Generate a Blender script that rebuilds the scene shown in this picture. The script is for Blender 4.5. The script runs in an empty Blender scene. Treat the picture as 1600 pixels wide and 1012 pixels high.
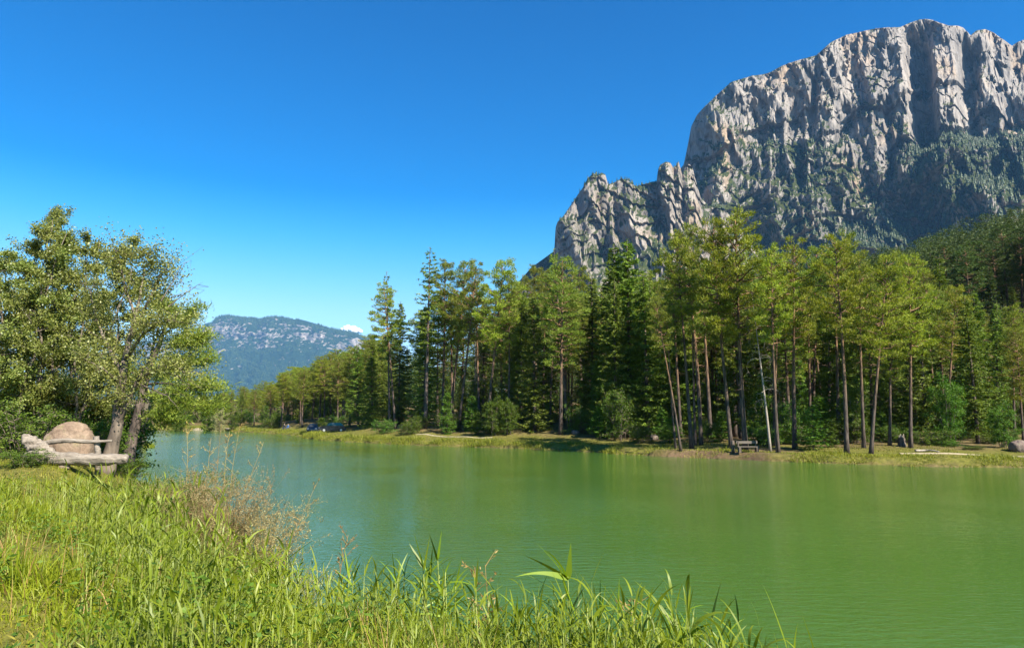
import bpy, math, random
import numpy as np
from mathutils import Vector, Matrix

# ------------------------------------------------------------------ camera, sky, sun, exposure
SC = bpy.context.scene
COL = SC.collection
F_PX, PITCH, EYE = 1067.0, math.radians(7.6), 3.5
cam_data = bpy.data.cameras.new('camera')
cam_data.sensor_width = 36.0
cam_data.lens = F_PX / 1600 * 36.0
cam_data.clip_start = 0.1
cam_data.clip_end = 60000
cam = bpy.data.objects.new('camera', cam_data)
cam.location = (0, 0, EYE)
cam.rotation_euler = (math.radians(90) + PITCH, 0, 0)
COL.objects.link(cam)
SC.camera = cam

SUN_EL, SUN_AZ = math.radians(42), math.radians(137)      # azimuth clockwise from +Y
sun_dir = Vector((math.sin(SUN_AZ) * math.cos(SUN_EL), math.cos(SUN_AZ) * math.cos(SUN_EL), math.sin(SUN_EL)))
sd = bpy.data.lights.new('sun', 'SUN')
sd.energy = 5.0
sd.angle = math.radians(0.5)
sd.color = (1.0, 0.93, 0.80)
sun = bpy.data.objects.new('sun', sd)
sun.rotation_euler = (-sun_dir).to_track_quat('-Z', 'Y').to_euler()
sun.location = (60, -60, 80)
COL.objects.link(sun)

W = bpy.data.worlds.new('World')
SC.world = W
W.use_nodes = True
wn, wl = W.node_tree.nodes, W.node_tree.links
sky = wn.new('ShaderNodeTexSky')
sky.sky_type = 'NISHITA'
sky.sun_disc = False
sky.sun_elevation = SUN_EL
sky.sun_rotation = SUN_AZ
sky.air_density = 1.0
sky.dust_density = 0.8
sky.ozone_density = 3.0
hs = wn.new('ShaderNodeHueSaturation')
hs.inputs['Saturation'].default_value = 1.7
hs.inputs['Value'].default_value = 1.0
wl.new(sky.outputs[0], hs.inputs['Color'])
tint = wn.new('ShaderNodeMix'); tint.data_type = 'RGBA'; tint.blend_type = 'MULTIPLY'
tint.inputs[0].default_value = 1.0
wtc = wn.new('ShaderNodeTexCoord'); wsx = wn.new('ShaderNodeSeparateXYZ'); wl.new(wtc.outputs['Generated'], wsx.inputs[0])
wmr = wn.new('ShaderNodeMapRange'); wmr.inputs[1].default_value = .04; wmr.inputs[2].default_value = .36; wmr.inputs[3].default_value = .62; wmr.inputs[4].default_value = 1.7
wl.new(wsx.outputs[2], wmr.inputs[0]); wl.new(wmr.outputs[0], hs.inputs['Saturation'])
wrp = wn.new('ShaderNodeValToRGB')
wrp.color_ramp.elements[0].position = .02; wrp.color_ramp.elements[0].color = (.95, 1.05, 1.12, 1)
wrp.color_ramp.elements[1].position = .62; wrp.color_ramp.elements[1].color = (.02, .80, .95, 1)
for p_, c_ in ((.15, (.80, 1.08, 1.15, 1)), (.25, (.38, 1.08, 1.12, 1)), (.38, (.05, .95, 1.05, 1))):
    el_ = wrp.color_ramp.elements.new(p_); el_.color = c_
wl.new(wsx.outputs[2], wrp.inputs[0]); wl.new(wrp.outputs[0], tint.inputs[7])
wl.new(hs.outputs[0], tint.inputs[6])
wl.new(tint.outputs[2], wn['Background'].inputs[0])
wn['Background'].inputs[1].default_value = 0.067

SC.view_settings.view_transform = 'Standard'
SC.view_settings.look = 'None'
SC.view_settings.exposure = 1.52
SC.view_settings.gamma = 1.0
SC.render.engine = 'CYCLES'
SC.render.filter_size = 1.3
cy = SC.cycles
cy.max_bounces = 6
cy.diffuse_bounces = 3
cy.glossy_bounces = 2
cy.transmission_bounces = 3
cy.transparent_max_bounces = 8
cy.volume_bounces = 0
cy.use_denoising = True
cy.caustics_reflective = False
cy.caustics_refractive = False
cy.sample_clamp_indirect = 4.0

RNG = np.random.default_rng(7)
random.seed(7)

# ------------------------------------------------------------------ helpers
CP, SP = math.cos(PITCH), math.sin(PITCH)

def slopes(u, v):
    """photo pixel -> (X/Y, Z/Y) of its ray, Z measured from the eye"""
    a, b = (u - 800) / F_PX, (506 - v) / F_PX
    y = CP - b * SP
    return a / y, (SP + b * CP) / y

def at(u, v, Y):
    s, e = slopes(u, v)
    return np.array((s * Y, Y, EYE + e * Y))

def hash3(ix, iy, iz):
    h = (ix.astype(np.int64) * 374761393 + iy.astype(np.int64) * 668265263 + iz.astype(np.int64) * 2147483647) & 0xffffffff
    h = ((h ^ (h >> 13)) * 1274126177) & 0xffffffff
    h = ((h ^ (h >> 16)) * 2246822519) & 0xffffffff
    return ((h ^ (h >> 15)) & 0xffffff) / float(0xffffff)

def vnoise(x, y, z=None):
    x, y = np.asarray(x, float), np.asarray(y, float)
    z = np.zeros_like(x) if z is None else np.asarray(z, float)
    x, y, z = np.broadcast_arrays(x, y, z)
    fx, fy, fz = np.floor(x), np.floor(y), np.floor(z)
    tx, ty, tz = x - fx, y - fy, z - fz
    tx, ty, tz = [t * t * t * (t * (t * 6 - 15) + 10) for t in (tx, ty, tz)]
    ix, iy, iz = fx.astype(np.int64), fy.astype(np.int64), fz.astype(np.int64)
    def c(a, b, d): return hash3(ix + a, iy + b, iz + d)
    x00 = c(0,0,0) * (1-tx) + c(1,0,0) * tx
    x10 = c(0,1,0) * (1-tx) + c(1,1,0) * tx
    x01 = c(0,0,1) * (1-tx) + c(1,0,1) * tx
    x11 = c(0,1,1) * (1-tx) + c(1,1,1) * tx
    return ((x00 * (1-ty) + x10 * ty) * (1-tz) + (x01 * (1-ty) + x11 * ty) * tz) * 2 - 1

def fbm(x, y, z=None, o=4, g=0.5):
    s, a, f = 0, 1.0, 1.0
    zz = 0.0 if z is None else np.asarray(z, float)
    for i in range(o):
        s = s + a * vnoise(np.asarray(x) * f + 17.3 * i, np.asarray(y) * f + 5.1 * i, zz * f + 3.7 * i)
        a *= g; f *= 2.03
    return s

def ridged(x, y, z=None, o=3):
    s, a, f = 0, 1.0, 1.0
    zz = 0.0 if z is None else np.asarray(z, float)
    for i in range(o):
        s = s + a * (1 - 2 * np.abs(vnoise(np.asarray(x) * f + 9.3 * i, np.asarray(y) * f + 4.1 * i, zz * f + 1.7 * i)))
        a *= 0.5; f *= 2.1
    return s

def sstep(a, b, x):
    t = np.clip((np.asarray(x, float) - a) / (b - a), 0, 1)
    return t * t * (3 - 2 * t)

def unit(v):
    v = np.asarray(v, float)
    return v / np.maximum(np.linalg.norm(v, axis=-1, keepdims=True), 1e-9)

class MB:
    """collects vertices and faces and links them as one mesh object"""
    def __init__(self):
        self.v, self.f, self.n = [], [], 0
    def add(self, verts, faces, mat=0):
        verts = np.asarray(verts, float).reshape(-1, 3)
        if len(verts) == 0: return
        if isinstance(faces, np.ndarray): faces = [faces]
        for fa in faces:
            fa = np.asarray(fa, np.int64)
            if len(fa): self.f.append((fa + self.n, mat))
        self.v.append(verts); self.n += len(verts)
    def mesh(self, name, mats, smooth=True):
        me = bpy.data.meshes.new(name)
        V = np.concatenate(self.v).astype(np.float32)
        me.vertices.add(len(V)); me.vertices.foreach_set('co', V.ravel())
        idx = np.concatenate([f.ravel() for f, m in self.f]).astype(np.int32)
        tot = np.concatenate([np.full(len(f), f.shape[1], np.int32) for f, m in self.f])
        mi = np.concatenate([np.full(len(f), m, np.int32) for f, m in self.f])
        st = np.concatenate(([0], np.cumsum(tot)[:-1])).astype(np.int32)
        me.loops.add(len(idx)); me.loops.foreach_set('vertex_index', idx)
        me.polygons.add(len(tot)); me.polygons.foreach_set('loop_start', st)
        try: me.polygons.foreach_set('loop_total', tot)
        except Exception: pass
        me.polygons.foreach_set('material_index', mi)
        me.polygons.foreach_set('use_smooth', np.full(len(tot), smooth, bool))
        for m in (mats if isinstance(mats, (list, tuple)) else [mats]): me.materials.append(m)
        me.update(calc_edges=True)
        return me
    def build(self, name, mats, parent=None, smooth=True):
        return link(name, self.mesh(name, mats, smooth), parent)

def link(name, me, parent=None):
    o = bpy.data.objects.new(name, me)
    COL.objects.link(o)
    if parent is not None: o.parent = parent
    return o

def empty(name, loc=(0, 0, 0)):
    o = bpy.data.objects.new(name, None)
    o.empty_display_size = 0.2
    o.location = loc
    COL.objects.link(o)
    return o

def tag(o, label, cat, group=None, kind=None):
    if label: o['label'] = label
    if cat: o['category'] = cat
    if group: o['group'] = group
    if kind: o['kind'] = kind
    return o

def struct(o, kind='structure', label=None):
    o['kind'] = kind
    if label: o['label'] = label
    return o

def grid_faces(r, c):
    i = np.arange(r - 1)[:, None] * c + np.arange(c - 1)[None, :]
    i = i.ravel()
    return np.stack((i, i + 1, i + c + 1, i + c), 1)

def tube(path, rad, sides=6, cap=True):
    """(verts, [faces]) of a tapering tube along a path"""
    P = np.asarray(path, float); n = len(P)
    R = np.broadcast_to(np.asarray(rad, float), (n,))
    T = unit(np.gradient(P, axis=0))
    ref = np.array((0.31, 0.17, 0.93)) if abs(T[0, 2]) < 0.8 else np.array((0.9, 0.31, 0.2))
    A = unit(np.cross(T, ref)); B = np.cross(T, A)
    ang = np.linspace(0, 2 * math.pi, sides, endpoint=False)
    V = P[:, None] + R[:, None, None] * (A[:, None] * np.cos(ang)[None, :, None] + B[:, None] * np.sin(ang)[None, :, None])
    i = np.arange(n - 1)[:, None] * sides; j = np.arange(sides)[None]; k = (j + 1) % sides
    q = np.stack(np.broadcast_arrays(i + j, i + k, i + sides + k, i + sides + j), -1).reshape(-1, 4)
    V = V.reshape(-1, 3); faces = [q]
    if cap:
        V = np.concatenate((V, P[:1], P[-1:]))
        a = np.arange(sides); b = (a + 1) % sides
        m = n * sides
        faces.append(np.stack((np.full(sides, m), b, a), 1))
        faces.append(np.stack((np.full(sides, m + 1), a + (n-1) * sides, b + (n-1) * sides), 1))
    return V, faces

def needles(C, D, L, Wd, rng):
    """thin triangles: foot at C, pointing along D"""
    N = len(C)
    S = unit(np.cross(D, unit(rng.normal(size=(N, 3)))))
    h = (np.asarray(Wd).reshape(-1, 1)) / 2
    V = np.stack((C - S * h, C + S * h, C + D * np.asarray(L).reshape(-1, 1)), 1).reshape(-1, 3)
    return V, np.arange(3 * N).reshape(-1, 3)

def leaves(C, D, L, Wd, rng):
    N = len(C)
    S = unit(np.cross(D, unit(rng.normal(size=(N, 3)))))
    Lc = np.asarray(L).reshape(-1, 1); h = np.asarray(Wd).reshape(-1, 1) / 2
    V = np.stack((C, C + D * Lc * .45 + S * h, C + D * Lc, C + D * Lc * .45 - S * h), 1).reshape(-1, 3)
    return V, np.arange(4 * N).reshape(-1, 4)

def strips(P0, D0, L, Wd, bend, segs=4, rng=RNG, fat=0.0):
    """curved blades: from P0 along D0, drooping by bend; fat>0 widens the middle"""
    N = len(P0)
    D0 = unit(D0)
    L = np.broadcast_to(np.asarray(L, float), (N,)); Wd = np.broadcast_to(np.asarray(Wd, float), (N,)); bend = np.broadcast_to(np.asarray(bend, float), (N,))
    hor = D0.copy(); hor[:, 2] = 0
    z = np.linalg.norm(hor, axis=1) < 1e-3
    hor[z] = unit(rng.normal(size=(z.sum(), 3)) * np.array((1, 1, 0)))
    hor = unit(hor)
    S = np.stack((-hor[:, 1], hor[:, 0], np.zeros(N)), 1)
    S = unit(S + 0.5 * rng.normal(size=(N, 3)))
    out = []
    for k in range(segs + 1):
        t = k / segs
        c = P0 + L[:, None] * (D0 * t + (hor * .35 + np.array((0, 0, -1.0))) * (bend[:, None] * t * t))
        w = (1 - t) ** .8 if fat == 0 else min(1, .35 + t / .22) * (1 - t) ** .85 * 1.15
        if k < segs:
            out += [c - S * (Wd * w / 2)[:, None], c + S * (Wd * w / 2)[:, None]]
        else:
            out.append(c)
    m = 2 * segs + 1
    V = np.stack(out, 1).reshape(-1, 3)
    b = np.arange(N)[:, None] * m
    q = np.concatenate([np.concatenate((b + 2*k, b + 2*k+1, b + 2*k+3, b + 2*k+2), 1) for k in range(segs - 1)]) if segs > 1 else np.zeros((0, 4), int)
    t = np.concatenate((b + 2*segs-2, b + 2*segs-1, b + 2*segs), 1)
    return V, [q, t]

# ------------------------------------------------------------------ materials
def new_mat(name):
    m = bpy.data.materials.new(name); m.use_nodes = True
    nt = m.node_tree
    return m, nt, nt.nodes, nt.links, nt.nodes['Principled BSDF']

def ramp(n, stops):
    r = n.new('ShaderNodeValToRGB')
    cr = r.color_ramp
    while len(cr.elements) < len(stops): cr.elements.new(0.5)
    for e, (p, c) in zip(cr.elements, stops):
        e.position = p; e.color = (*c, 1)
    return r

def noise_node(n, l, scale, detail=4, rough=.55, coord='Object', vec=None, stretch=None):
    t = n.new('ShaderNodeTexNoise')
    t.inputs['Scale'].default_value = scale
    t.inputs['Detail'].default_value = detail
    t.inputs['Roughness'].default_value = rough
    if vec is None:
        tc = n.new('ShaderNodeTexCoord'); vec = tc.outputs[coord]
    if stretch:
        mp = n.new('ShaderNodeMapping'); mp.inputs['Scale'].default_value = stretch
        l.new(vec, mp.inputs['Vector']); vec = mp.outputs[0]
    l.new(vec, t.inputs['Vector'])
    return t

def mixc(n, l, fac, a, b, mode='MIX'):
    m = n.new('ShaderNodeMix'); m.data_type = 'RGBA'; m.blend_type = mode
    for s, x in ((m.inputs[0], fac), (m.inputs[6], a), (m.inputs[7], b)):
        if hasattr(x, 'links'): l.new(x, s)
        elif isinstance(x, (tuple, list)): s.default_value = (*x, 1)
        else: s.default_value = x
    return m.outputs[2]

def math_node(n, l, op, a, b=None, clamp=False):
    m = n.new('ShaderNodeMath'); m.operation = op; m.use_clamp = clamp
    for s, x in zip(m.inputs, (a, b)):
        if x is None: continue
        if hasattr(x, 'links'): l.new(x, s)
        else: s.default_value = x
    return m.outputs[0]

def bump(n, l, h, strength, dist, bsdf):
    b = n.new('ShaderNodeBump'); b.inputs['Strength'].default_value = strength; b.inputs['Distance'].default_value = dist
    l.new(h, b.inputs['Height']); l.new(b.outputs[0], bsdf.inputs['Normal'])
    return b

def foliage(name, dark, mid, light, trans=.35, hue=.02, clump=0.6, rough=.55, spec=.25, cw=.45):
    """leaf colour differs leaf by leaf, clump by clump and tree by tree"""
    m, nt, n, l, p = new_mat(name)
    geo = n.new('ShaderNodeNewGeometry')
    ns = noise_node(n, l, clump, 2)
    k = math_node(n, l, 'ADD', math_node(n, l, 'MULTIPLY', geo.outputs['Random Per Island'], 1 - cw), math_node(n, l, 'MULTIPLY', ns.outputs[0], cw))
    r = ramp(n, [(.2, dark), (.5, mid), (.85, light)])
    l.new(k, r.inputs[0])
    oi = n.new('ShaderNodeObjectInfo')
    h = n.new('ShaderNodeHueSaturation')
    l.new(math_node(n, l, 'ADD', math_node(n, l, 'MULTIPLY', oi.outputs['Random'], 2 * hue), .5 - hue), h.inputs['Hue'])
    l.new(math_node(n, l, 'ADD', math_node(n, l, 'MULTIPLY', oi.outputs['Random'], .4), .8), h.inputs['Value'])
    l.new(r.outputs[0], h.inputs['Color'])
    l.new(h.outputs[0], p.inputs['Base Color'])
    p.inputs['Roughness'].default_value = rough
    p.inputs['Specular IOR Level'].default_value = spec
    tr = n.new('ShaderNodeBsdfTranslucent')
    l.new(mixc(n, l, 1.0, h.outputs[0], (1.0, 1.0, .45), 'MULTIPLY'), tr.inputs[0])
    mx = n.new('ShaderNodeMixShader'); mx.inputs[0].default_value = trans
    l.new(p.outputs[0], mx.inputs[1]); l.new(tr.outputs[0], mx.inputs[2])
    l.new(mx.outputs[0], n['Material Output'].inputs[0])
    return m

def bark(name, low, high, h0, h1, fleck, scale=6):
    """furrowed bark, one colour near the ground and another higher up the stem"""
    m, nt, n, l, p = new_mat(name)
    tc = n.new('ShaderNodeTexCoord')
    sx = n.new('ShaderNodeSeparateXYZ'); l.new(tc.outputs['Object'], sx.inputs[0])
    mr = n.new('ShaderNodeMapRange'); mr.inputs[1].default_value = h0; mr.inputs[2].default_value = h1
    l.new(sx.outputs[2], mr.inputs[0])
    base = mixc(n, l, mr.outputs[0], low, high)
    ns = noise_node(n, l, scale, 5, .65, vec=tc.outputs['Object'], stretch=(1, 1, .25))
    r = ramp(n, [(.38, (0, 0, 0)), (.62, (1, 1, 1))]); l.new(ns.outputs[0], r.inputs[0])
    c = mixc(n, l, r.outputs[0], fleck, base)
    l.new(c, p.inputs['Base Color'])
    p.inputs['Roughness'].default_value = .9
    p.inputs['Specular IOR Level'].default_value = .15
    bump(n, l, ns.outputs[0], .8, .05, p)
    return m

def plain(name, a, b, scale=8, rough=.8, bmp=.3, spec=.3, metal=0, stretch=None, dist=.02):
    m, nt, n, l, p = new_mat(name)
    ns = noise_node(n, l, scale, 5, .6, stretch=stretch)
    r = ramp(n, [(.3, a), (.7, b)]); l.new(ns.outputs[0], r.inputs[0])
    l.new(r.outputs[0], p.inputs['Base Color'])
    p.inputs['Roughness'].default_value = rough
    p.inputs['Metallic'].default_value = metal
    p.inputs['Specular IOR Level'].default_value = spec
    if bmp: bump(n, l, ns.outputs[0], bmp, dist, p)
    return m

M = {}
M['pine'] = foliage('pine needles', (.065, .105, .014), (.18, .225, .028), (.31, .325, .045), .42, .02, .5)
M['pine_gold'] = foliage('sunlit pine needles', (.095, .14, .012), (.245, .29, .028), (.39, .41, .05), .44, .015, .5)  # brighter copy of the pine needles, sunlight put into the colour
M['spruce'] = foliage('spruce needles', (.045, .082, .010), (.125, .18, .018), (.23, .29, .03), .30, .015, .6)
M['alder'] = foliage('alder leaves', (.08, .105, .018), (.19, .215, .045), (.33, .33, .09), .42, .02, .7, .4, .4)
M['olive'] = foliage('willow leaves', (.09, .10, .022), (.20, .20, .05), (.32, .30, .09), .42, .02, .7, .45, .35)
M['pale'] = foliage('pale willow leaves', (.22, .23, .09), (.36, .36, .16), (.48, .46, .22), .4, .02, .7)
M['bush'] = foliage('bush leaves', (.04, .075, .01), (.10, .16, .016), (.17, .22, .03), .45, .015, .9)
M['fern'] = foliage('undergrowth leaves', (.04, .085, .008), (.09, .165, .014), (.15, .22, .025), .4, .02, .9)
M['grass'] = foliage('long grass', (.09, .125, .006), (.22, .26, .012), (.34, .33, .022), .45, .01, .8, .5, .3, .72)
M['reed'] = foliage('reed leaves', (.085, .135, .008), (.20, .275, .014), (.33, .37, .025), .45, .01, .8, .45, .35, .66)
M['lawn'] = foliage('short grass', (.12, .115, .012), (.22, .20, .02), (.32, .26, .05), .3, .01, .8)
M['straw'] = foliage('dry straw', (.20, .12, .03), (.36, .23, .075), (.50, .36, .15), .3, .01, 1.5)
M['rust'] = foliage('rusty twigs', (.17, .125, .045), (.31, .24, .095), (.45, .37, .18), .3, .015, 1.2)
M['shore'] = foliage('shore grass', (.085, .105, .012), (.19, .205, .02), (.32, .29, .05), .4, .015, .25)
M['spruce_shaded'] = foliage('shade-darkened hillside conifer needles', (.022, .045, .009), (.06, .095, .015), (.12, .155, .024), .2, .012, .25)  # darkened needle colour: the shade of the slope is put into it
M['far_forest'] = foliage('far conifers', (.016, .030, .009), (.030, .050, .013), (.055, .078, .018), .1, .01, .01)
M['pine_bark'] = bark('pine bark', (.11, .085, .07), (.29, .165, .09), 4.0, 11.0, (.035, .026, .022), 5)
M['spruce_bark'] = bark('spruce bark', (.13, .10, .085), (.17, .12, .09), 0, 12, (.05, .04, .035), 6)
M['alder_bark'] = bark('alder bark', (.17, .13, .10), (.20, .165, .125), 0, 6, (.09, .07, .055), 5)
M['dead'] = plain('dead bleached wood', (.17, .14, .11), (.34, .29, .24), 5, .85, .3)
M['drift'] = plain('weathered driftwood', (.11, .086, .066), (.31, .26, .21), 4, .8, .9, stretch=(.5, 5, 5), dist=.04)
M['stem'] = plain('reed stem', (.16, .20, .04), (.26, .29, .07), 6, .6, 0)

# ------------------------------------------------------------------ lake outline and terrain
NEAR_SHORE = [(60, -40), (22, -8), (9, 1), (5.4, 3.6), (3.7, 5.6), (2.4, 6.9), (.9, 8.0), (-1.1, 9.4), (-3.1, 11.5), (-4.9, 14.4), (-6.6, 17.4), (-8.6, 21),
              (-10.6, 25), (-13.4, 28.6), (-18, 32), (-26, 38), (-40, 46), (-60, 56), (-76, 64), (-62, 71), (-50, 74), (-43, 74.6), (-39, 76.2), (-42.5, 78.4),
              (-56, 82), (-86, 100), (-120, 126), (-128, 146)]
FAR_PX = [(180, 671.4), (245, 671.4), (290, 671.5), (330, 672.2), (365, 673.6), (400, 675.6), (440, 678), (470, 681.4), (484, 685.5), (500, 687), (540, 689.6), (600, 693), (650, 695.2), (700, 697),
          (760, 698.6), (800, 700), (850, 702), (900, 704), (950, 707.5), (1000, 711), (1035, 713), (1080, 714.5), (1150, 717.5), (1200, 720), (1250, 722), (1320, 724.5),
          (1400, 727), (1500, 729), (1600, 730.5)]
far_sh = []
for u, v in FAR_PX:
    s, e = slopes(u, v); Y = -EYE / e
    far_sh.append((s * Y, Y))
LAKE = np.array(NEAR_SHORE + far_sh + [(48, 44), (66, 36), (85, 10), (95, -30), (90, -60)])
NNEAR = len(NEAR_SHORE)
NFAR = len(far_sh)

def seg_dist(x, y, P, closed):
    d = np.full(x.shape, 1e9)
    n = len(P)
    for i in range(n if closed else n - 1):
        ax, ay = P[i]; bx, by = P[(i + 1) % n]
        dx, dy = bx - ax, by - ay
        t = np.clip(((x - ax) * dx + (y - ay) * dy) / (dx * dx + dy * dy), 0, 1)
        d = np.minimum(d, np.hypot(x - ax - t * dx, y - ay - t * dy))
    return d

def inside(x, y, P):
    c = np.zeros(x.shape, bool)
    n = len(P)
    for i in range(n):
        ax, ay = P[i]; bx, by = P[(i + 1) % n]
        if ay == by: continue
        k = ((ay > y) != (by > y)) & (x < (bx - ax) * (y - ay) / (by - ay) + ax)
        c ^= k
    return c

NEAR_LINE = np.array(NEAR_SHORE)
FAR_LINE = np.array([NEAR_SHORE[-1]] + far_sh + [(48, 44), (66, 36), (85, 10)])

def shore_d(x, y):
    """signed distance to the water's edge, positive on land"""
    x, y = np.asarray(x, float), np.asarray(y, float)
    shp = x.shape; x, y = x.ravel(), y.ravel()
    d = seg_dist(x, y, LAKE, True)
    d = d + 0.35 * vnoise(x * .55, y * .55) * np.clip(np.hypot(x, y) / 12, .3, 2.2)
    d = np.where(inside(x, y, LAKE), -d, d)
    return d.reshape(shp)

def terrain(x, y, d=None):
    x, y = np.asarray(x, float), np.asarray(y, float)
    if d is None: d = shore_d(x, y)
    shp = x.shape; x, y, d = x.ravel(), y.ravel(), d.ravel()
    dn = seg_dist(x, y, NEAR_LINE, False); df = seg_dist(x, y, FAR_LINE, False)
    k = sstep(-1, 1, (df - dn) / (df + dn + 1e-6) * 3)            # 1 near bank, 0 far bank
    zn = 2.0 * sstep(-.3, 4.6, d) + .055 * np.clip(-x - 13, 0, 20) * sstep(1, 8, d) - .12 * sstep(6, 0, np.hypot(x, y)) 
    zn = zn + .24 * np.exp(-((x + 12.2) / 3.4) ** 2 - ((y - 19.6) / 2.2) ** 2)
    zn = zn + .07 * fbm(x * .6, y * .6, o=3) * sstep(1, 4, d)
    zf = 0.55 * sstep(-.2, 1.3, d) + .95 * sstep(1, 14, d) * sstep(30, -10, x) + .35 * sstep(3, 14, d) + .02 * np.clip(d - 6, 0, 80)
    zf = zf + .16 * fbm(x * .16, y * .16, o=3) * sstep(.5, 6, d)
    zf = zf + 1.6 * np.exp(-(((x - 9.5) / 4.5) ** 2 + ((y - 88) / 5) ** 2))
    s = .5 * x + .87 * y
    hs_ = np.clip(s - 84, 0, None)
    hill = .55 * hs_ * sstep(0, 60, hs_) * (.10 * sstep(-60, 10, x) + .9 * sstep(0, 170, x))
    hill = 130 * (1 - np.exp(-hill / 130)) + 5 * fbm(x * .02, y * .02, o=2) * sstep(10, 80, hs_)
    
    z = zn * k + (zf + hill * sstep(5, 18, d)) * (1 - k)
    z = np.where(d < 0, np.maximum(-2.0, d * .5), z)
    return z.reshape(shp)

def ground(x, y):
    return float(terrain(np.array([x]), np.array([y]))[0])

def hit(u, v, lo=2.5, hi=400):
    """where the photo's ray meets the ground"""
    s, e = slopes(u, v)
    Y = np.concatenate((np.arange(lo, 30, .1), np.arange(30, hi, .25)))
    dz = EYE + e * Y - terrain(s * Y, Y)
    i = np.argmax(dz < 0)
    Yh = Y[i] if dz[i] < 0 else hi
    return s * Yh, Yh

def axis(lim, near, n):
    t = np.linspace(-1, 1, n)
    k = math.asinh(lim / near)
    return near * np.sinh(k * t)

gx = np.concatenate((-np.geomspace(13000, 130, 56), np.linspace(-128, -30, 130), np.linspace(-29.6, 6, 150), np.linspace(6.3, 60, 130), np.linspace(60.8, 240, 120), np.geomspace(244, 13000, 46)))
gy = np.concatenate((-np.geomspace(1200, 12, 20), np.linspace(-10, 34, 180), np.linspace(34.3, 110, 200), np.linspace(110.8, 340, 170), np.geomspace(344, 16000, 50)))
GX, GY = np.meshgrid(gx, gy)
GD = shore_d(GX, GY)
GZ = terrain(GX, GY, GD)
far_k = sstep(600, 1500, np.hypot(GX, GY))
GZ = GZ * (1 - far_k) + (3 + 30 * far_k) * far_k
mb = MB(); mb.add(np.stack((GX, GY, GZ), -1).reshape(-1, 3), grid_faces(*GX.shape))
m, nt, n, l, p = new_mat('ground cover')
at_ = n.new('ShaderNodeAttribute'); at_.attribute_name = 'shore'
n1 = noise_node(n, l, .35, 5, .65); n2 = noise_node(n, l, 3.0, 5, .7)
soil = ramp(n, [(.3, (.055, .035, .02)), (.55, (.13, .085, .05)), (.8, (.22, .15, .09))]); l.new(n2.outputs[0], soil.inputs[0])
green = ramp(n, [(.3, (.05, .055, .012)), (.55, (.12, .115, .022)), (.8, (.22, .175, .05))]); l.new(n2.outputs[0], green.inputs[0])
k = math_node(n, l, 'ADD', at_.outputs['Fac'], math_node(n, l, 'MULTIPLY', math_node(n, l, 'SUBTRACT', n1.outputs[0], .5), 1.6), True)
c = mixc(n, l, k, green.outputs[0], soil.outputs[0])
l.new(c, p.inputs['Base Color']); p.inputs['Roughness'].default_value = .95; p.inputs['Specular IOR Level'].default_value = .1
bump(n, l, n2.outputs[0], .6, .08, p)
terr = struct(mb.build('ground', m))
bare = np.exp(-(((GX - 15.5) / 7.5) ** 2 + ((GY - 56.5) / 4.0) ** 2)) * 1.3
dn_ = seg_dist(GX.ravel(), GY.ravel(), NEAR_LINE, False).reshape(GX.shape)
forest_floor = sstep(5.5, 10, GD) * np.where(dn_ > 20, .72, 0)
att = terr.data.attributes.new('shore', 'FLOAT', 'POINT')
att.data.foreach_set('value', np.clip(np.maximum(bare, forest_floor) + sstep(.5, -.3, GD) * .9, 0, 1).astype(np.float32).ravel())

# ------------------------------------------------------------------ water
wx = np.linspace(-150, 110, 40); wy = np.linspace(-70, 175, 40)
WX, WY = np.meshgrid(wx, wy)
mb = MB(); mb.add(np.stack((WX, WY, np.zeros_like(WX)), -1).reshape(-1, 3), grid_faces(40, 40))
m, nt, n, l, p = new_mat('lake water')
big = noise_node(n, l, .03, 2)
r = ramp(n, [(.35, (.040, .092, .016)), (.65, (.058, .120, .020))]); l.new(big.outputs[0], r.inputs[0])
l.new(r.outputs[0], p.inputs['Base Color'])
p.inputs['Roughness'].default_value = .06
p.inputs['IOR'].default_value = 1.33
tc = n.new('ShaderNodeTexCoord')
mp = n.new('ShaderNodeMapping'); mp.inputs['Rotation'].default_value = (0, 0, math.radians(24)); mp.inputs['Scale'].default_value = (.45, 1.5, 1)
l.new(tc.outputs['Object'], mp.inputs[0])
wv = noise_node(n, l, 3.2, 4, .62, vec=mp.outputs[0]); wv.inputs['Distortion'].default_value = .4
w2 = noise_node(n, l, .10, 2, .5)
wr = ramp(n, [(.35, (.16, .16, .16)), (.65, (1, 1, 1))]); l.new(w2.outputs[0], wr.inputs[0])
fine_w = noise_node(n, l, 8.5, 2, .5, vec=mp.outputs[0])
hgt = math_node(n, l, 'ADD', math_node(n, l, 'MULTIPLY', wv.outputs[0], wr.outputs[0]), math_node(n, l, 'MULTIPLY', fine_w.outputs[0], .27))
bump(n, l, hgt, .50, .085, p)
struct(mb.build('lake_water', m))

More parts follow.
